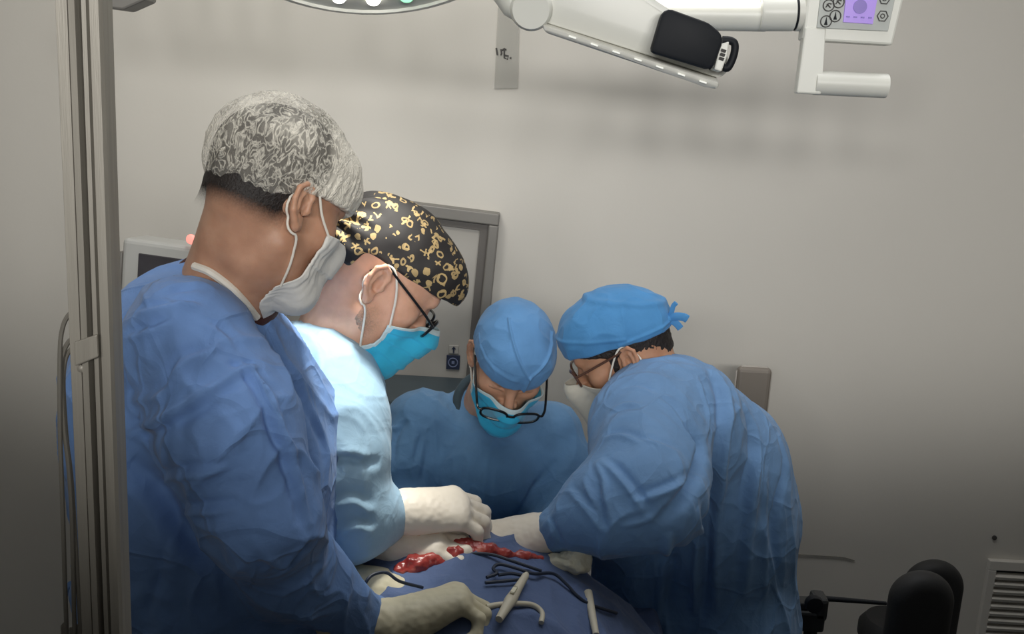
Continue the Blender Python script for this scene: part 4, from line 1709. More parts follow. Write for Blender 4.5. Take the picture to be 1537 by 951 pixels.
# cords, pencil, tubing and gauze lying on the drape
for pts, lab in (
        (((690, 838), (715, 836), (740, 838), (765, 846), (800, 858), (812, 862)), 'dark cord crossing the crest of the drape'),
        (((730, 872), (745, 866), (740, 858), (750, 852), (775, 858), (800, 866), (830, 866), (850, 882), (865, 898), (885, 912), (925, 925)), 'dark cord looping across the drape and down to the right'),
        (((728, 880), (760, 877), (790, 873), (770, 866), (748, 868)), 'short dark cord loop beside the white pencil')):
    P = [on_drape(x, y, .010) for x, y in pts]
    tag(MB().tube(spline(P, 8), .0026, 8).build('drape_cord', M['cable_dark'], None, True), lab, 'cord', 'dark cords on the drape')
tag(MB().tube(spline([PX(546, 890, 1.27), PX(549, 874, 1.27), PX(560, 862, 1.28), PX(580, 859, 1.29), PX(600, 872, 1.29), on_drape(634, 887, .010)], 8), .0024, 8).build('light_cord', M['cable_dark'], None, True), 'thin dark cord arching out near the left gown sleeve', 'cord')
p0, p1 = on_drape(790, 872, .016), on_drape(748, 945, .02)
pen = empty('cautery_pencil', p1, 'ivory cautery pencil lying on the drape beside the gloved fist', 'instrument')
MB().tube([p0, lerp(p0, p1, .05), lerp(p0, p1, .35), lerp(p0, p1, .55), lerp(p0, p1, .62), lerp(p0, p1, .7), p1], [.0035, .0055, .0068, .0085, .0092, .0078, .0055], 14).build('handle', M['ivory'], pen, True)
MB().box(lerp(p0, p1, .5) + np.array([0, -.002, .009]), (.004, .004, .014), axes=frame_from(p1 - p0)[[1, 2, 0]], bevel=.001).build('switch', M['gauze'], pen)
p0, p1 = on_drape(882, 896, .012), on_drape(894, 960, .012)
tag(MB().tube([p0, lerp(p0, p1, .3), p1], [.007, .0065, .005], 12).build('instrument_handle', M['ivory'], None, True), 'pale tapered instrument handle sticking up at the bottom of the drape', 'instrument')
ring = [(812, 940), (813, 925), (800, 914), (775, 911), (748, 913), (730, 916)]
P = [on_drape(x, y, .010) for x, y in ring]
tag(MB().tube(spline(P, 8), .0040, 10).build('suction_tube', M['ivory'], None, True), 'pale loop of suction tubing behind the ivory pencil', 'tube')
gc = on_drape(852, 850, .010)
GS = Solid().add(ell(gc, (.036, .020, .013), frame_from((1, -.15, -.12), (-.05, .25, 1))))
GS.add(ell(gc + np.array([.020, .008, .010]), (.017, .014, .016)), .02)
V, Q = model(GS, gc - .07, gc + .07, .0035, 1)
V = V + normals(V, Q) * (noise3(V * 60) * .006 + noise3(V * 140) * .0015)[:, None]
tag(link_mesh('gauze_pad', V, Q, M['gauze'], None, True, loc=gc), 'crumpled cream gauze pad on the drape under the right surgeon\'s sleeve', 'gauze')


# ------------------------------------------------------------------ people
def pts_of(spec, ysc=1.0):
    spec = [(x, y, Y * ysc, r) for x, y, Y, r in spec]
    P = [PX(x, y, Y) for x, y, Y, r in spec]
    R = [r * MPP(x, y, Y) for x, y, Y, r in spec]
    return P, R


class Person:
    def __init__(self, label, head, loc, skin_mat, group=None):
        self.root = empty('person', (loc[0], loc[1], 0), label, 'person', group)
        self.h = head
        self.skin = skin_mat
        self.body = Solid()
        self.gown = Solid()
        self.pts = []
        self.base = np.array([loc[0], loc[1]])
        self.gloves = []
        self.ysc = 1.0

    def torso(self, spec, k=.05, hem=.28, hem_r=.20, thin=.05):
        P, R = pts_of(spec, self.ysc)
        P.append(np.array([self.base[0], self.base[1], .85]))
        R.append(max(R[-1] * .95, .14))
        P.append(np.array([self.base[0], self.base[1], .22]))
        R.append(hem_r)
        self.hem = hem
        self.gown.chain(P, R, k)
        self.body.chain(P[:-1], [max(r - thin, .03) for r in R[:-1]], .05)
        self.pts += P
        d = (self.h.A[0] * np.array([1, 1, 0]))
        d = d / np.linalg.norm(d)
        n = np.array([-d[1], d[0], 0])
        for s in (-1, 1):
            hip = np.array([self.base[0], self.base[1], .84]) + n * s * .055
            kn = np.array([self.base[0], self.base[1], .48]) + n * s * .09 + d * .02
            an = np.array([self.base[0], self.base[1], .08]) + n * s * .10
            self.body.chain([hip, kn, an], [.055, .050, .040], .04)
            self.body.add(cone(an - d * .03 - np.array([0, 0, .035]), an + d * .15 - np.array([0, 0, .048]), .042, .030), .03)
            self.pts += [an + d * .2, an - d * .06]

    def sleeve(self, spec, k=.045, thin=.024):
        P, R = pts_of(spec, self.ysc)
        self.gown.chain(P, R, k)
        self.body.chain(P, [min(max(r * .6, .019), .050) for r in R], .03)
        self.pts += P
        return P

    def bulge(self, spec, k=.05):
        P, R = pts_of(spec, self.ysc)
        if len(P) == 1:
            self.gown.add(ball(P[0], R[0]), k)
        else:
            self.gown.chain(P, R, k)
        self.pts += P

    def hand(self, wrist, fwd, back, thumb, mat, lab=None, from_pt=None, **kw):
        s = kw.pop('s', 1.0)
        G = hand_prims(wrist, fwd, back, thumb, s=s, grow=.0015, **kw)
        B = hand_prims(wrist, fwd, back, thumb, s=s, grow=-.0012, **kw)
        w = np.asarray(wrist, float)
        self.body.add(B, .01, 'u', (tuple(w + np.asarray(fwd) / np.linalg.norm(fwd) * .08 * s), .17))
        x = np.asarray(fwd, float) / np.linalg.norm(fwd)
        back_to = w - x * .09 if from_pt is None else w + (np.asarray(from_pt) - w) / np.linalg.norm(np.asarray(from_pt) - w) * .09
        G.add(cone(w, back_to, .0275, .033), .02)
        self.body.add(cone(w, back_to, .024, .028), .02)
        self.pts += [w + x * .2 * s]
        self.gloves.append((G, w, x, mat, lab))

    def build(self, neck_base, neck_r=(.055, .064), gown_mat=None, gown_h=.007, crumple_amp=.006, folds=(), aniso=(1, 1, .6), seed=0.0, head_solid_=None, body_h=.0045, gown_name='surgical_gown', soft=0.0):
        h = self.h
        HS = head_solid_ or head_solid()
        self.body.add(h.wrap(HS), .0, 'u', (tuple(h.o), .24))
        nb = np.asarray(neck_base, float)
        self.body.add(cone(h.w((-.028, 0, -.015)), nb, neck_r[0], neck_r[1]), .03)
        self.body.add(cone(h.w((.010, 0, -.075)), nb, .040, neck_r[1] * .9), .03)
        self.pts += [h.w((0, 0, 0)), nb]
        lo, hi = bounds(self.pts, .27)
        lo[2], hi[2] = -.01, max(hi[2], h.o[2] + .2)
        B = self.body
        B.add(half((0, 0, .004), (0, 0, -1)), .0, 'i')
        V, Q = model(B, lo, hi, body_h, 0)
        # finer over the head
        me_ = link_mesh('body', V, Q, self.skin, self.root, True)
        bm = bmesh.new()
        bm.from_mesh(me_.data)
        off = origin_of(self.root)
        hc = Vector(h.o - off)
        sel = [e for e in bm.edges if (e.verts[0].co - hc).length < .165 * h.s and (e.verts[1].co - hc).length < .165 * h.s]
        bmesh.ops.subdivide_edges(bm, edges=sel, cuts=1, use_grid_fill=True)
        bm.verts.ensure_lookup_table()
        co = np.array([v.co for v in bm.verts], dtype=np.float32)
        m = np.linalg.norm(co - np.array(hc), axis=1) < .17 * h.s
        w = co[m] + off.astype(np.float32)
        w = project(B, w, 2, e=.0008, lim=.003)
        co[m] = w - off
        for v, c_ in zip(bm.verts, co):
            v.co = c_
        bm.to_mesh(me_.data)
        bm.free()
        me_.data.polygons.foreach_set('use_smooth', np.ones(len(me_.data.polygons), bool))
        self.body_obj = me_
        # gown
        G = self.gown
        G.add(half((0, 0, self.hem), (0, 0, -1)), .01, 'i')
        lo2 = lo.copy()
        lo2[2] = self.hem - .05
        V, Q = surface(G, lo2, hi, gown_h)
        V = project(G, V, 2, lim=gown_h)
        V = relax(V, Q, 2)
        fo = Folds(V, Q) if folds else None
        V, Q = subdivide(V, Q)
        V = project(G, V, 1, lim=gown_h / 2)
        Nn = normals(V, Q)
        V = crumple(V, Nn, crumple_amp, 9.0, aniso, seed)
        for ln in folds:
            px, hh, ww = ln[:3]
            V = fo.press(V, Nn, px, hh, ww, ln[3] if len(ln) > 3 else 0.0)
        self.gown_obj = link_mesh(gown_name, V, Q, gown_mat, self.root, True)
        for G_, w, x, mat, lab in self.gloves:
            lo3, hi3 = bounds([w - x * .14, w + x * .22], .13)
            V, Q = model(G_, lo3, hi3, .0042, 1)
            V = V + normals(V, Q) * (noise3(V * 120 + 3) * .0007)[:, None]
            g = link_mesh('glove', V, Q, mat, self.root, True)
            if lab:
                tag(g, lab)


def band(head, pts, r, name, mat, parent, flat=None):
    return MB().tube(spline([head.w(p) for p in pts], 6), r, 10, flat=flat).build(name, mat, parent, True)


def dirv(yaw_deg, pitch_deg):
    """yaw 0 = to the right of the room, 90 = away from the camera; pitch down positive"""
    a, b = math.radians(yaw_deg), math.radians(pitch_deg)
    return (math.cos(a) * math.cos(b), math.sin(a) * math.cos(b), -math.sin(b))


def cap_solid(grow, plane_c, plane_n, extra=(), k=.02, inner=None):
    S = Solid()
    S.add(ell((-.008, 0, .045), (.097 + grow, .076 + grow, .084 + grow)))
    S.add(ell((.036, 0, .042), (.058 + grow, .062 + grow, .062 + grow)), .03)
    for f, kk in extra:
        S.add(f, kk)
    S.add(half(plane_c, plane_n), .004, 'i')
    return S


def hair_solid(grow, region):
    S = scalp_solid(grow)
    for f, k in region:
        S.add(f, k, 'i')
    return S


# ---- man in the white bouffant, standing at the left with his back half turned
H1 = Head((455, 312), 1.19, dirv(48, 28), -1, .90)
P1 = Person('person in a white see-through bouffant cap and white mask standing nearest at left, head bowed', H1, (-.40, 1.31), M['skin_tan'])
P1.ysc = 1.12
P1.torso([(290, 492, 1.15, 94), (285, 570, 1.16, 160), (298, 630, 1.16, 174), (312, 720, 1.16, 180), (316, 900, 1.17, 178)])
P1.bulge([(395, 540, 1.20, 44), (425, 640, 1.22, 70), (428, 770, 1.22, 62)])
e1 = P1.sleeve([(285, 510, 1.03, 96), (345, 640, .99, 98), (394, 770, .98, 80)])
f1 = P1.sleeve([(394, 770, .98, 80), (440, 856, 1.05, 58), (550, 930, 1.11, 38)])
P1.sleeve([(395, 560, 1.28, 50), (440, 740, 1.30, 60), (515, 868, 1.26, 38)])
wr = PX(606, 932, 1.25)
P1.hand(wr, PX(698, 892, 1.29) - wr, (-.15, .25, .95), 1, M['glove'], None, from_pt=f1[-1], curl=(.8, 1.0, .7), s=.98, thumb_in=.9)
wr = PX(555, 884, 1.34)
P1.hand(wr, PX(640, 905, 1.34) - wr, (.1, -.3, .9), -1, M['glove'], None, from_pt=PX(515, 868, 1.41), curl=(.6, .7, .4), thumb_in=.6)
P1_FOLDS = [
    (((192, 655), (225, 637), (264, 617), (291, 601), (330, 575), (371, 550)), .008, .009, -1),
    (((190, 600), (220, 598), (245, 590), (275, 547), (312, 531), (332, 512)), .007, .009, 1),
    (((355, 535), (380, 560), (404, 601), (432, 670), (450, 730), (465, 790)), .009, .008, -1),
    (((340, 560), (372, 552), (392, 548)), .006, .007, 1),
    (((240, 719), (270, 716), (312, 708), (345, 700)), .006, .007, 1),
    (((270, 762), (300, 768), (330, 766), (358, 760)), .006, .007, 1),
    (((194, 690), (243, 746), (264, 784), (296, 827), (345, 872)), -.022, .020),
    (((248, 628), (243, 670), (246, 712)), .004, .007),
    (((189, 510), (221, 499), (264, 483)), .005, .007, 1),
    (((205, 472), (235, 466), (275, 456), (310, 462)), .006, .007, 1),
    (((230, 450), (262, 430), (300, 424)), .005, .006, -1),
    (((300, 480), (330, 500), (352, 530)), .004, .007, 1),
    (((377, 806), (405, 838), (425, 850), (445, 828), (463, 800)), .006, .009, -1),
    (((250, 800), (237, 870), (216, 930)), -.006, .010),
    (((300, 850), (290, 900), (286, 951)), .006, .010),
    (((280, 640), (300, 670), (310, 700)), .003, .008),
    (((320, 610), (350, 640), (362, 680)), .003, .009),
    (((400, 480), (432, 540), (462, 600), (486, 660), (488, 740)), .005, .008, -1),
]
P1.build(PX(335, 455, 1.29), (.050, .060), M['gown_deep'], .0065, .0065, P1_FOLDS, (1, 1, .8), 1.0, head_solid_=head_solid(ear=10))

MB().tube(spline([PX(150, 872, 1.30), PX(124, 880, 1.30), PX(108, 884, 1.30), PX(122, 892, 1.30), PX(138, 902, 1.30)], 5), .012, 8, flat=((0, 1, 0), .35)).build('gown_tie', M['gown_deep'], P1.root, True)

# dark cropped hair under the bouffant and down the nape
S = hair_solid(.0035, [(half((0, 0, -.002), (.30, 0, -.95)), .004)])
S2 = Solid().add(S).add(lambda p: -smin(np.abs(p[:, 1]) - .0, half((-.03, 0, 0), (-1, 0, 0))(p), 0) * 0 + smax(half((-.035, 0, 0), (1, 0, 0))(p), half((0, 0, -.052), (0, 0, -1))(p), .004), 0)
HS = Solid().add(scalp_solid(.0032))
HS.add(lambda p: smin(half((0, 0, .036), (.06, 0, -1))(p), smax(half((-.010, 0, 0), (1, 0, 0))(p), half((0, 0, -.085), (0, 0, -1))(p), .01), .015), .004, 'i')
cap_region(HS, (-.14, -.11, -.12), (.12, .11, .16), .005, H1, 'hair', P1.root, M['hair_nape'], 1)


def bouf_post(V, Nn):
    hem = np.clip(1 - np.abs((V - np.array([0, 0, .030])) @ np.array([.40, 0, -.916], np.float32)) / .03, 0, 1)
    ang = np.arctan2(V[:, 1], V[:, 0])
    V = V + Nn * (np.clip(1 - np.abs(noise3(V * 38)) * 2.4, 0, 1) ** 2 * .0012 + noise3(V * 16 + 4) * .006)[:, None]
    return V + Nn * (hem * np.sin(ang * 40 + 3 * noise3(V * 30)) * .0010)[:, None]


CS = cap_solid(.007, (0, 0, .024), (.36, 0, -.93), [(ell((-.012, 0, .062), (.100, .084, .080)), .03), (ell((.056, 0, .056), (.062, .066, .050)), .03), (cone((-.098, -.015, .006), (-.122, -.035, .022), .010, .003), .012)])
CS.ops[-1] = (lambda p: smin(half((0, 0, .026), (.60, 0, -1))(p), half((0, 0, .026), (.06, 0, -1))(p), .015), .003, 'i', None)
cap_region(CS, (-.17, -.14, -.08), (.16, .14, .20), .0045, H1, 'bouffant_cap', P1.root, M['bouffant'], 1, bouf_post)
mk, cs = mask_patch(H1, P1.body, 'face_mask', P1.root, [M['mask_white'], M['mask_white']], top=-.006, bot=-.120, ang=1.04, pleats=1, puff=.0, seed=2, side_top=-.014, side_bot=-.098, gather=.0006, off=.006)
ear_loops(H1, P1.body, mk, cs, M['loop'])
# undershirt and white neck tape
nb = PX(335, 455, 1.29)
nd = H1.w((-.028, 0, -.015)) - nb
nd /= np.linalg.norm(nd)
NA = frame_from(np.cross([0, 1, 0], nd), nd)


def neck_ring(nb, nd, r, up, rise=.0, n=28, a0=0.0, a1=6.283, tilt=(0, 0, 0)):
    x = np.cross([0, 1.0, 0], nd)
    x /= np.linalg.norm(x)
    y = np.cross(nd, x)
    t = np.asarray(tilt, float)
    out = []
    for a in np.linspace(a0, a1, n):
        q = nb + nd * up + (x * math.cos(a) + y * math.sin(a)) * r
        out.append(q + nd * np.dot(q - nb, t))
    return out


MB().tube(neck_ring(nb, nd, .0665, .020, n=40, a1=6.283 - .157), .006, 10, closed=True, flat=(nd, 2.2)).build('undershirt_collar', M['maroon'], P1.root, True)
tp_ = [PX(294, 399, 1.085), PX(320, 410, 1.075), PX(350, 433, 1.075), PX(374, 460, 1.09), PX(388, 476, 1.11)]
fo = BVHTree.FromPolygons([v.co + Vector(origin_of(P1.root)) for v in P1.body_obj.data.vertices], [tuple(p.vertices) for p in P1.body_obj.data.polygons])


def stick(tree, pts, off=.0):
    out = []
    for x, y in pts:
        d = Vector(ray(x, y)).normalized()
        hit = tree.ray_cast(Vector(CAM), d)
        if hit[0] is not None:
            out.append(np.array(hit[0]) + np.array(hit[1]) * off)
    return out


st = stick(fo, [(x, y) for x, y in ((294, 399), (318, 408), (345, 428), (366, 450), (384, 474))], .002)
if len(st) > 2:
    MB().tube(spline(st, 6), .0052, 8).build('white_neck_tape', M['white_cloth'], P1.root, True)

# ---- surgeon in the printed black cap, bending over the field
H2 = Head((568, 428), 1.45, dirv(12, 40), -1, .98)
P2 = Person('person in a black cap with gold print, glasses and cyan mask, bending over the field', H2, (-.42, 1.76), M['skin_fair'])
P2.torso([(455, 560, 1.60, 78), (440, 640, 1.66, 110), (440, 740, 1.68, 118), (430, 900, 1.72, 112)])
P2.bulge([(462, 582, 1.50, 98), (485, 640, 1.46, 92)])
P2.sleeve([(480, 592, 1.46, 92), (492, 655, 1.40, 84), (505, 690, 1.38, 70)])
f2 = P2.sleeve([(500, 745, 1.37, 66), (530, 780, 1.37, 54), (575, 775, 1.40, 38)])
P2.sleeve([(430, 620, 1.68, 70), (480, 770, 1.66, 60), (555, 812, 1.48, 34)])
wr = PX(602, 768, 1.41)
P2.hand(wr, PX(700, 760, 1.45) - wr, (.05, -.25, .95), 1, M['glove_white'], None, from_pt=f2[-1], curl=(.45, .75, .5), s=1.08, thumb_in=.7)
wr = PX(584, 816, 1.42)
P2.hand(wr, PX(664, 814, 1.41) - wr, (.1, -.4, .9), -1, M['glove_white'], None, from_pt=PX(560, 815, 1.47), curl=(.3, .5, .4), s=.9, thumb_in=.8)
P2_FOLDS = [
    (((492, 690), (520, 688), (548, 693), (570, 692)), -.012, .009),
    (((500, 682), (525, 678), (555, 686)), .006, .008),
    (((478, 520), (482, 560), (476, 600), (468, 640)), .006, .009, -1),
    (((500, 760), (530, 752), (556, 770)), .006, .010, 1),
    (((505, 800), (535, 790), (560, 800)), .006, .010, 1),
    (((440, 490), (470, 510), (484, 540)), .004, .008, 1),
]
P2.build(PX(495, 538, 1.55), (.056, .066), M['gown_pale'], .008, .004, P2_FOLDS, seed=5.0)


def cap2_post(V, Nn):
    g = np.clip((-.055 - V[:, 0]) / .05, 0, 1)
    ang = np.arctan2(V[:, 2] - .02, V[:, 1])
    return V + Nn * (noise3(V * 26) * .003 + g * np.sin(ang * 16 + 2 * noise3(V * 24)) * .0045)[:, None]


CS = cap_solid(.003, (0, 0, .030), (.10, 0, -.995), [(ell((-.056, 0, .018), (.054, .066, .062)), .03), (ell((.068, 0, .060), (.062, .064, .052)), .03)])
CS.ops[-1] = (lambda p: smin(half((0, 0, .033), (.12, 0, -.995))(p), smax(half((-.050, 0, 0), (1, 0, 0))(p), half((0, 0, -.012), (0, 0, -1))(p), .008), .012), .004, 'i', None)
CS.add(lambda p: smin(half((0, 0, .033), (.12, 0, -.995))(p), smax(half((-.050, 0, 0), (1, 0, 0))(p), half((0, 0, -.012), (0, 0, -1))(p), .008), .012), .004, 'i')
c2 = cap_region(CS, (-.16, -.13, -.05), (.16, .13, .18), .0045, H2, 'surgical_cap', P2.root, M['cap_print'], 1, cap2_post)
# tie knot and tails at the back of the printed cap
KS = Solid()
for (a, b, ra, rb) in (((-.118, -.018, .022), (-.138, -.026, .010), .014, .018), ((-.135, -.024, .012), (-.148, -.040, -.010), .016, .010), ((-.135, -.02, .012), (-.158, -.012, -.004), .014, .012), ((-.12, -.01, .02), (-.13, .01, .03), .016, .016)):
    KS.add(cone(a, b, ra, rb), .008)
cap_region(KS, (-.20, -.09, -.06), (-.08, .07, .08), .004, H2, 'cap_knot', c2, M['cap_print'], 1, lambda V, Nn: V + Nn * (noise3(V * 70) * .005)[:, None])
# grey stubble on the cheek and nape
HS = Solid().add(scalp_solid(.0016))
HS.add(lambda p: smax(smax(half((-.004, 0, 0), (-1, 0, -.15))(p), half((.056, 0, 0), (1, 0, .3))(p), .02), smax(half((0, 0, -.016), (0, 0, 1))(p), half((0, 0, -.115), (0, 0, -1))(p), .01), .01), .003, 'i')
mk, cs = mask_patch(H2, P2.body, 'face_mask', P2.root, [M['mask_cyan'], M['mask_edge']], top=.002, bot=-.113, ang=1.02, pleats=3, seed=4, side_top=-.038, side_bot=-.092, off=.006)
ear_loops(H2, P2.body, mk, cs, M['loop'], .0018)
HS2 = Solid().add(HS)
cap_region(HS2, (-.06, -.11, -.14), (.10, .11, .02), .004, H2, 'beard', P2.root, M['beard'], 1, lambda V, Nn: V + Nn * (noise3(V * 260) * .0006)[:, None])
glasses(H2, P2.root, M['frame_black'], M['lens'], x=.118, z=-.004, w=.025, h=.017, gap=.033, arm_z=.030)

# ---- surgeon facing the camera, looking down
H3 = Head((712, 533), 1.95, dirv(-84, 33), -1, .92, tilt=math.radians(-9))
P3 = Person('person facing forward in a folded blue cap, black glasses and cyan mask', H3, (-.06, 2.15), M['skin_light'])
P3.torso([(735, 640, 2.12, 70), (728, 690, 2.12, 100), (728, 760, 2.12, 112), (728, 840, 2.12, 112)])
P3.ysc = 1.0
P3.bulge([(735, 720, 2.02, 88)])
P3.sleeve([(630, 640, 2.06, 56), (606, 700, 2.0, 42), (602, 780, 1.95, 40)])
f3 = P3.sleeve([(606, 780, 1.92, 40), (640, 815, 1.80, 34), (672, 828, 1.70, 26)])
P3.sleeve([(825, 655, 2.06, 52), (850, 720, 2.02, 44), (845, 800, 1.92, 42)])
g3 = P3.sleeve([(845, 800, 1.92, 42), (815, 820, 1.80, 34), (785, 832, 1.70, 26)])
wr = f3[-1] + np.array([.01, -.03, 0])
P3.hand(wr, (.35, -.9, .0), (.1, .2, .95), -1, M['glove_white'], None, from_pt=f3[-1], curl=(.4, .6, .4))
wr = g3[-1] + np.array([-.01, -.03, 0])
P3.hand(wr, (-.35, -.9, .0), (-.1, .2, .95), 1, M['glove_white'], None, from_pt=g3[-1], curl=(.4, .6, .4))
P3_FOLDS = [
    (((589, 707), (593, 656), (612, 630)), -.008, .010),
    (((573, 642), (590, 643), (606, 638)), .006, .007),
    (((622, 697), (628, 670), (634, 642)), -.006, .008),
    (((633, 725), (640, 690), (640, 660)), -.006, .009),
    (((651, 633), (654, 660), (656, 700)), .004, .008),
    (((640, 600), (665, 590), (690, 585)), .004, .008),
    (((700, 690), (697, 740), (694, 790)), .004, .010),
    (((770, 785), (800, 735), (835, 690)), -.007, .010),
    (((800, 800), (820, 760), (850, 720)), .005, .010),
    (((740, 700), (742, 740), (736, 790)), .003, .010),
]
P3.build(PX(738, 612, 2.08), (.054, .060), M['gown_teal'], .009, .0045, P3_FOLDS, seed=9.0, aniso=(1.2, 1, .5))
CS = cap_solid(.008, (0, 0, .036), (-.02, 0, -.998), [(ell((.0, 0, .060), (.098, .080, .062)), .03), (ell((.060, 0, .062), (.050, .062, .044)), .03)])


def cap3_post(V, Nn):
    # pressed centre seam forking into two pleats over the crown
    y = V[:, 1]
    z = V[:, 2]
    f = V[:, 0] > 0
    y0 = y - .018
    seam = np.exp(-(y0 / .0032) ** 2) * (z < .080)
    yb = np.where(y0 > 0, y0 / 1.5, -y0 / .95)
    fork = np.exp(-((yb - (z - .077)) / .0034) ** 2) * (z > .074)
    lap = np.exp(-((z - .066 + .10 * (y)) / .004) ** 2) * (y < 0) * .6
    step = (np.tanh((y - .020) / .003) * .5) * (z < .080) * .6
    return V + Nn * ((seam * .0055 + fork * .0052 + lap * .003 + step * .003) * f + noise3(V * 28) * .0022 + np.clip(1 - np.abs(noise3(V * 20 + 2)) * 2.3, 0, 1) ** 2 * .002)[:, None]


cap_region(CS, (-.16, -.13, -.05), (.17, .13, .20), .0045, H3, 'surgical_cap', P3.root, M['cap_blue'], 1, cap3_post)
mk, cs = mask_patch(H3, P3.body, 'face_mask', P3.root, [M['mask_cyan'], M['mask_edge']], top=.000, bot=-.126, ang=1.28, pleats=3, seed=7, side_top=-.022, side_bot=-.085, off=.009)
ear_loops(H3, P3.body, mk, cs, M['loop'])
glasses(H3, P3.root, M['frame_black'], M['lens'], x=.147, z=-.018, w=.028, h=.018, gap=.035, arm_z=.026, rim=.0026)
nb3 = PX(738, 612, 2.08)
nd3 = H3.w((-.028, 0, -.015)) - nb3
nd3 /= np.linalg.norm(nd3)
MB().tube(neck_ring(nb3, nd3, .078, .012, n=40, a1=6.283 - .157, tilt=(0, .25, 0)), .010, 10, closed=True).build('scrub_collar', M['collar_dark'], P3.root, True)

# ---- surgeon at the right, turned to the left and bent forward
H4 = Head((942, 544), 1.72, dirv(176, 30), 1, .91)
P4 = Person('person at the right in a tied blue cap and cream mask, bending left', H4, (.44, 1.92), M['skin_olive'])
P4.torso([(1020, 644, 1.80, 96), (1066, 702, 1.84, 108), (1080, 780, 1.85, 108), (1080, 930, 1.86, 108)])
P4.bulge([(975, 638, 1.68, 82), (1022, 640, 1.74, 95)])
P4.bulge([(1000, 592, 1.72, 56)])
P4.bulge([(965, 830, 1.86, 78), (975, 940, 1.86, 96)])
P4.sleeve([(972, 645, 1.66, 82), (975, 700, 1.58, 84), (972, 742, 1.51, 78)])
f4 = P4.sleeve([(972, 745, 1.51, 78), (905, 768, 1.50, 58), (838, 795, 1.50, 32)])
P4.sleeve([(955, 690, 1.90, 66), (945, 775, 1.84, 52), (850, 812, 1.70, 30)])
wr = PX(812, 800, 1.51)
P4.hand(wr, PX(735, 813, 1.50) - wr, (-.1, -.35, .9), -1, M['glove_white'], None, from_pt=f4[-1], curl=(.35, .6, .4), s=1.0, thumb_in=.6)
wr = PX(826, 820, 1.67)
P4.hand(wr, PX(760, 824, 1.62) - wr, (-.1, -.3, .9), 1, M['glove_white'], None, from_pt=PX(850, 812, 1.70), curl=(.35, .6, .4))
P4_FOLDS = [
    (((900, 690), (925, 712), (950, 742), (970, 775)), .008, .008, 1),
    (((894, 694), (905, 720), (908, 745), (918, 790)), .007, .008, -1),
    (((950, 751), (980, 744), (1014, 731), (1040, 712)), .007, .008, 1),
    (((1030, 630), (1055, 665), (1052, 700), (1030, 740), (985, 783)), -.020, .018),
    (((1066, 550), (1092, 600), (1086, 680), (1076, 780), (1073, 922)), .014, .013, -1),
    (((1045, 560), (1062, 610), (1060, 660)), .005, .008, 1),
    (((1112, 590), (1135, 660), (1128, 750), (1118, 900)), .012, .013, -1),
    (((1165, 643), (1179, 699), (1165, 783), (1171, 895)), -.016, .013),
    (((1050, 760), (1046, 850), (1042, 925)), .012, .012, 1),
    (((1005, 800), (995, 870), (985, 935)), .010, .012, 1),
    (((1150, 700), (1148, 800), (1150, 900)), .005, .010, 1),
    (((985, 595), (1010, 615), (1040, 660)), .005, .008, 1),
    (((965, 660), (990, 668), (1015, 680)), .005, .007, 1),
    (((915, 615), (940, 606), (966, 608)), .005, .007, -1),
    (((930, 585), (955, 580), (985, 592)), .004, .006, 1),
    (((905, 660), (935, 655), (965, 668)), .006, .008, 1),
    (((853, 735), (880, 765), (905, 800)), .006, .008, 1),
    (((875, 715), (885, 745), (900, 775)), .005, .007, 1),
    (((825, 775), (828, 795), (836, 815)), .004, .006, 1),
    (((930, 790), (970, 780), (1005, 760)), .005, .009, 1),
]
P4.build(PX(985, 592, 1.76), (.056, .062), M['gown_mid'], .0065, .0055, P4_FOLDS, (1, 1, .45), 13.0)
HS = Solid().add(scalp_solid(.0030))
HS.add(lambda p: smin(half((0, 0, .014), (.30, 0, -.95))(p), smin(smax(half((-.035, 0, 0), (1, 0, 0))(p), half((0, 0, -.045), (-.2, 0, -1))(p), .01), smax(np.abs(p[:, 0] - .022) - .008, half((0, 0, -.036), (0, 0, -1))(p), .006), .012), .012), .004, 'i')
cap_region(HS, (-.13, -.11, -.08), (.12, .11, .16), .004, H4, 'hair', P4.root, M['hair'], 1, lambda V, Nn: V + Nn * (noise3(V * 160) * .0012)[:, None])


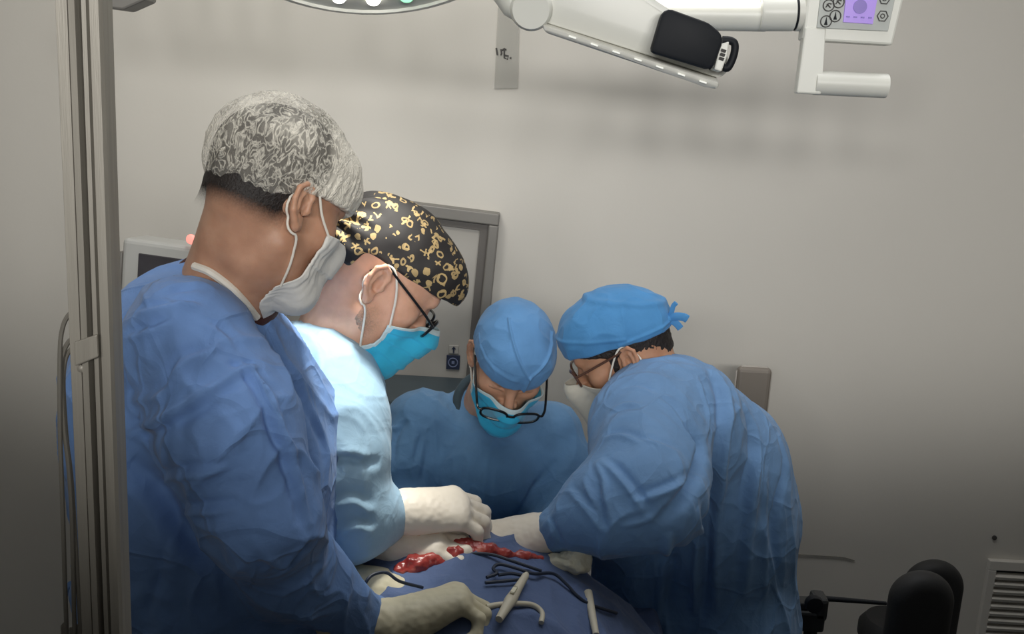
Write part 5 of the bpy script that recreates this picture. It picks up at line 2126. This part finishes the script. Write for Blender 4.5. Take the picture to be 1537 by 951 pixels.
def cap4_post(V, Nn):
    y, z, x = V[:, 1], V[:, 2], V[:, 0]
    l1 = np.exp(-((z - .052 - .35 * x) / .004) ** 2) * (x > -.02)
    l2 = np.exp(-((z - .128 - .55 * x) / .006) ** 2) * (x < .03)
    l3 = np.exp(-((z - .040 - .10 * x) / .003) ** 2) * (x < .0)
    return V + Nn * (l1 * .003 + l2 * .004 + l3 * .003 + noise3(V * 24) * .003 + np.clip(1 - np.abs(noise3(V * 18 + 6)) * 2.3, 0, 1) ** 2 * .0025)[:, None]


CS = cap_solid(.007, (0, 0, .032), (.10, 0, -.995), [(ell((.012, 0, .070), (.090, .076, .062)), .03), (ell((-.06, 0, .046), (.050, .060, .040)), .03), (ell((.058, 0, .068), (.050, .062, .046)), .03)])
CS.ops[-1] = (half((0, 0, .032), (.14, 0, -.99)), .004, 'i', None)
CS.add(half((0, 0, .032), (.14, 0, -.99)), .004, 'i')
c4 = cap_region(CS, (-.17, -.13, -.05), (.16, .13, .20), .0045, H4, 'surgical_cap', P4.root, M['cap_blue2'], 1, cap4_post)
kt = MB()
kt.tube([H4.w(p) for p in ((-.088, .030, .036), (-.104, .026, .034), (-.112, .024, .033))], [.010, .011, .008], 12)
kt.tube(spline([H4.w(p) for p in ((-.110, .026, .036), (-.120, .032, .044), (-.128, .034, .054), (-.136, .036, .058))], 5), [.0045] * 16, 10, flat=(H4.A[1], .35))
kt.tube(spline([H4.w(p) for p in ((-.110, .026, .032), (-.124, .034, .033), (-.137, .038, .026), (-.142, .038, .019))], 5), [.0075] * 16, 10, flat=(H4.A[1], .35))
kt.tube(spline([H4.w(p) for p in ((-.108, .026, .032), (-.118, .030, .020), (-.122, .030, .006))], 5), [.0065] * 11, 10, flat=(H4.A[1], .35))
kt.build('cap_tie', M['cap_blue2'], c4, True)
mk, cs = mask_patch(H4, P4.body, 'face_mask', P4.root, [M['mask_cream'], M['mask_cream']], top=-.004, bot=-.122, ang=1.0, pleats=0, seed=5, side_top=-.034, side_bot=-.092, puff=.010, cup=True)
ear_loops(H4, P4.body, mk, cs, M['loop'], .0018)
glasses(H4, P4.root, M['frame_brown'], M['lens'], x=.114, z=.004, w=.025, h=.018, gap=.033, arm_z=.026, rim=.0024)
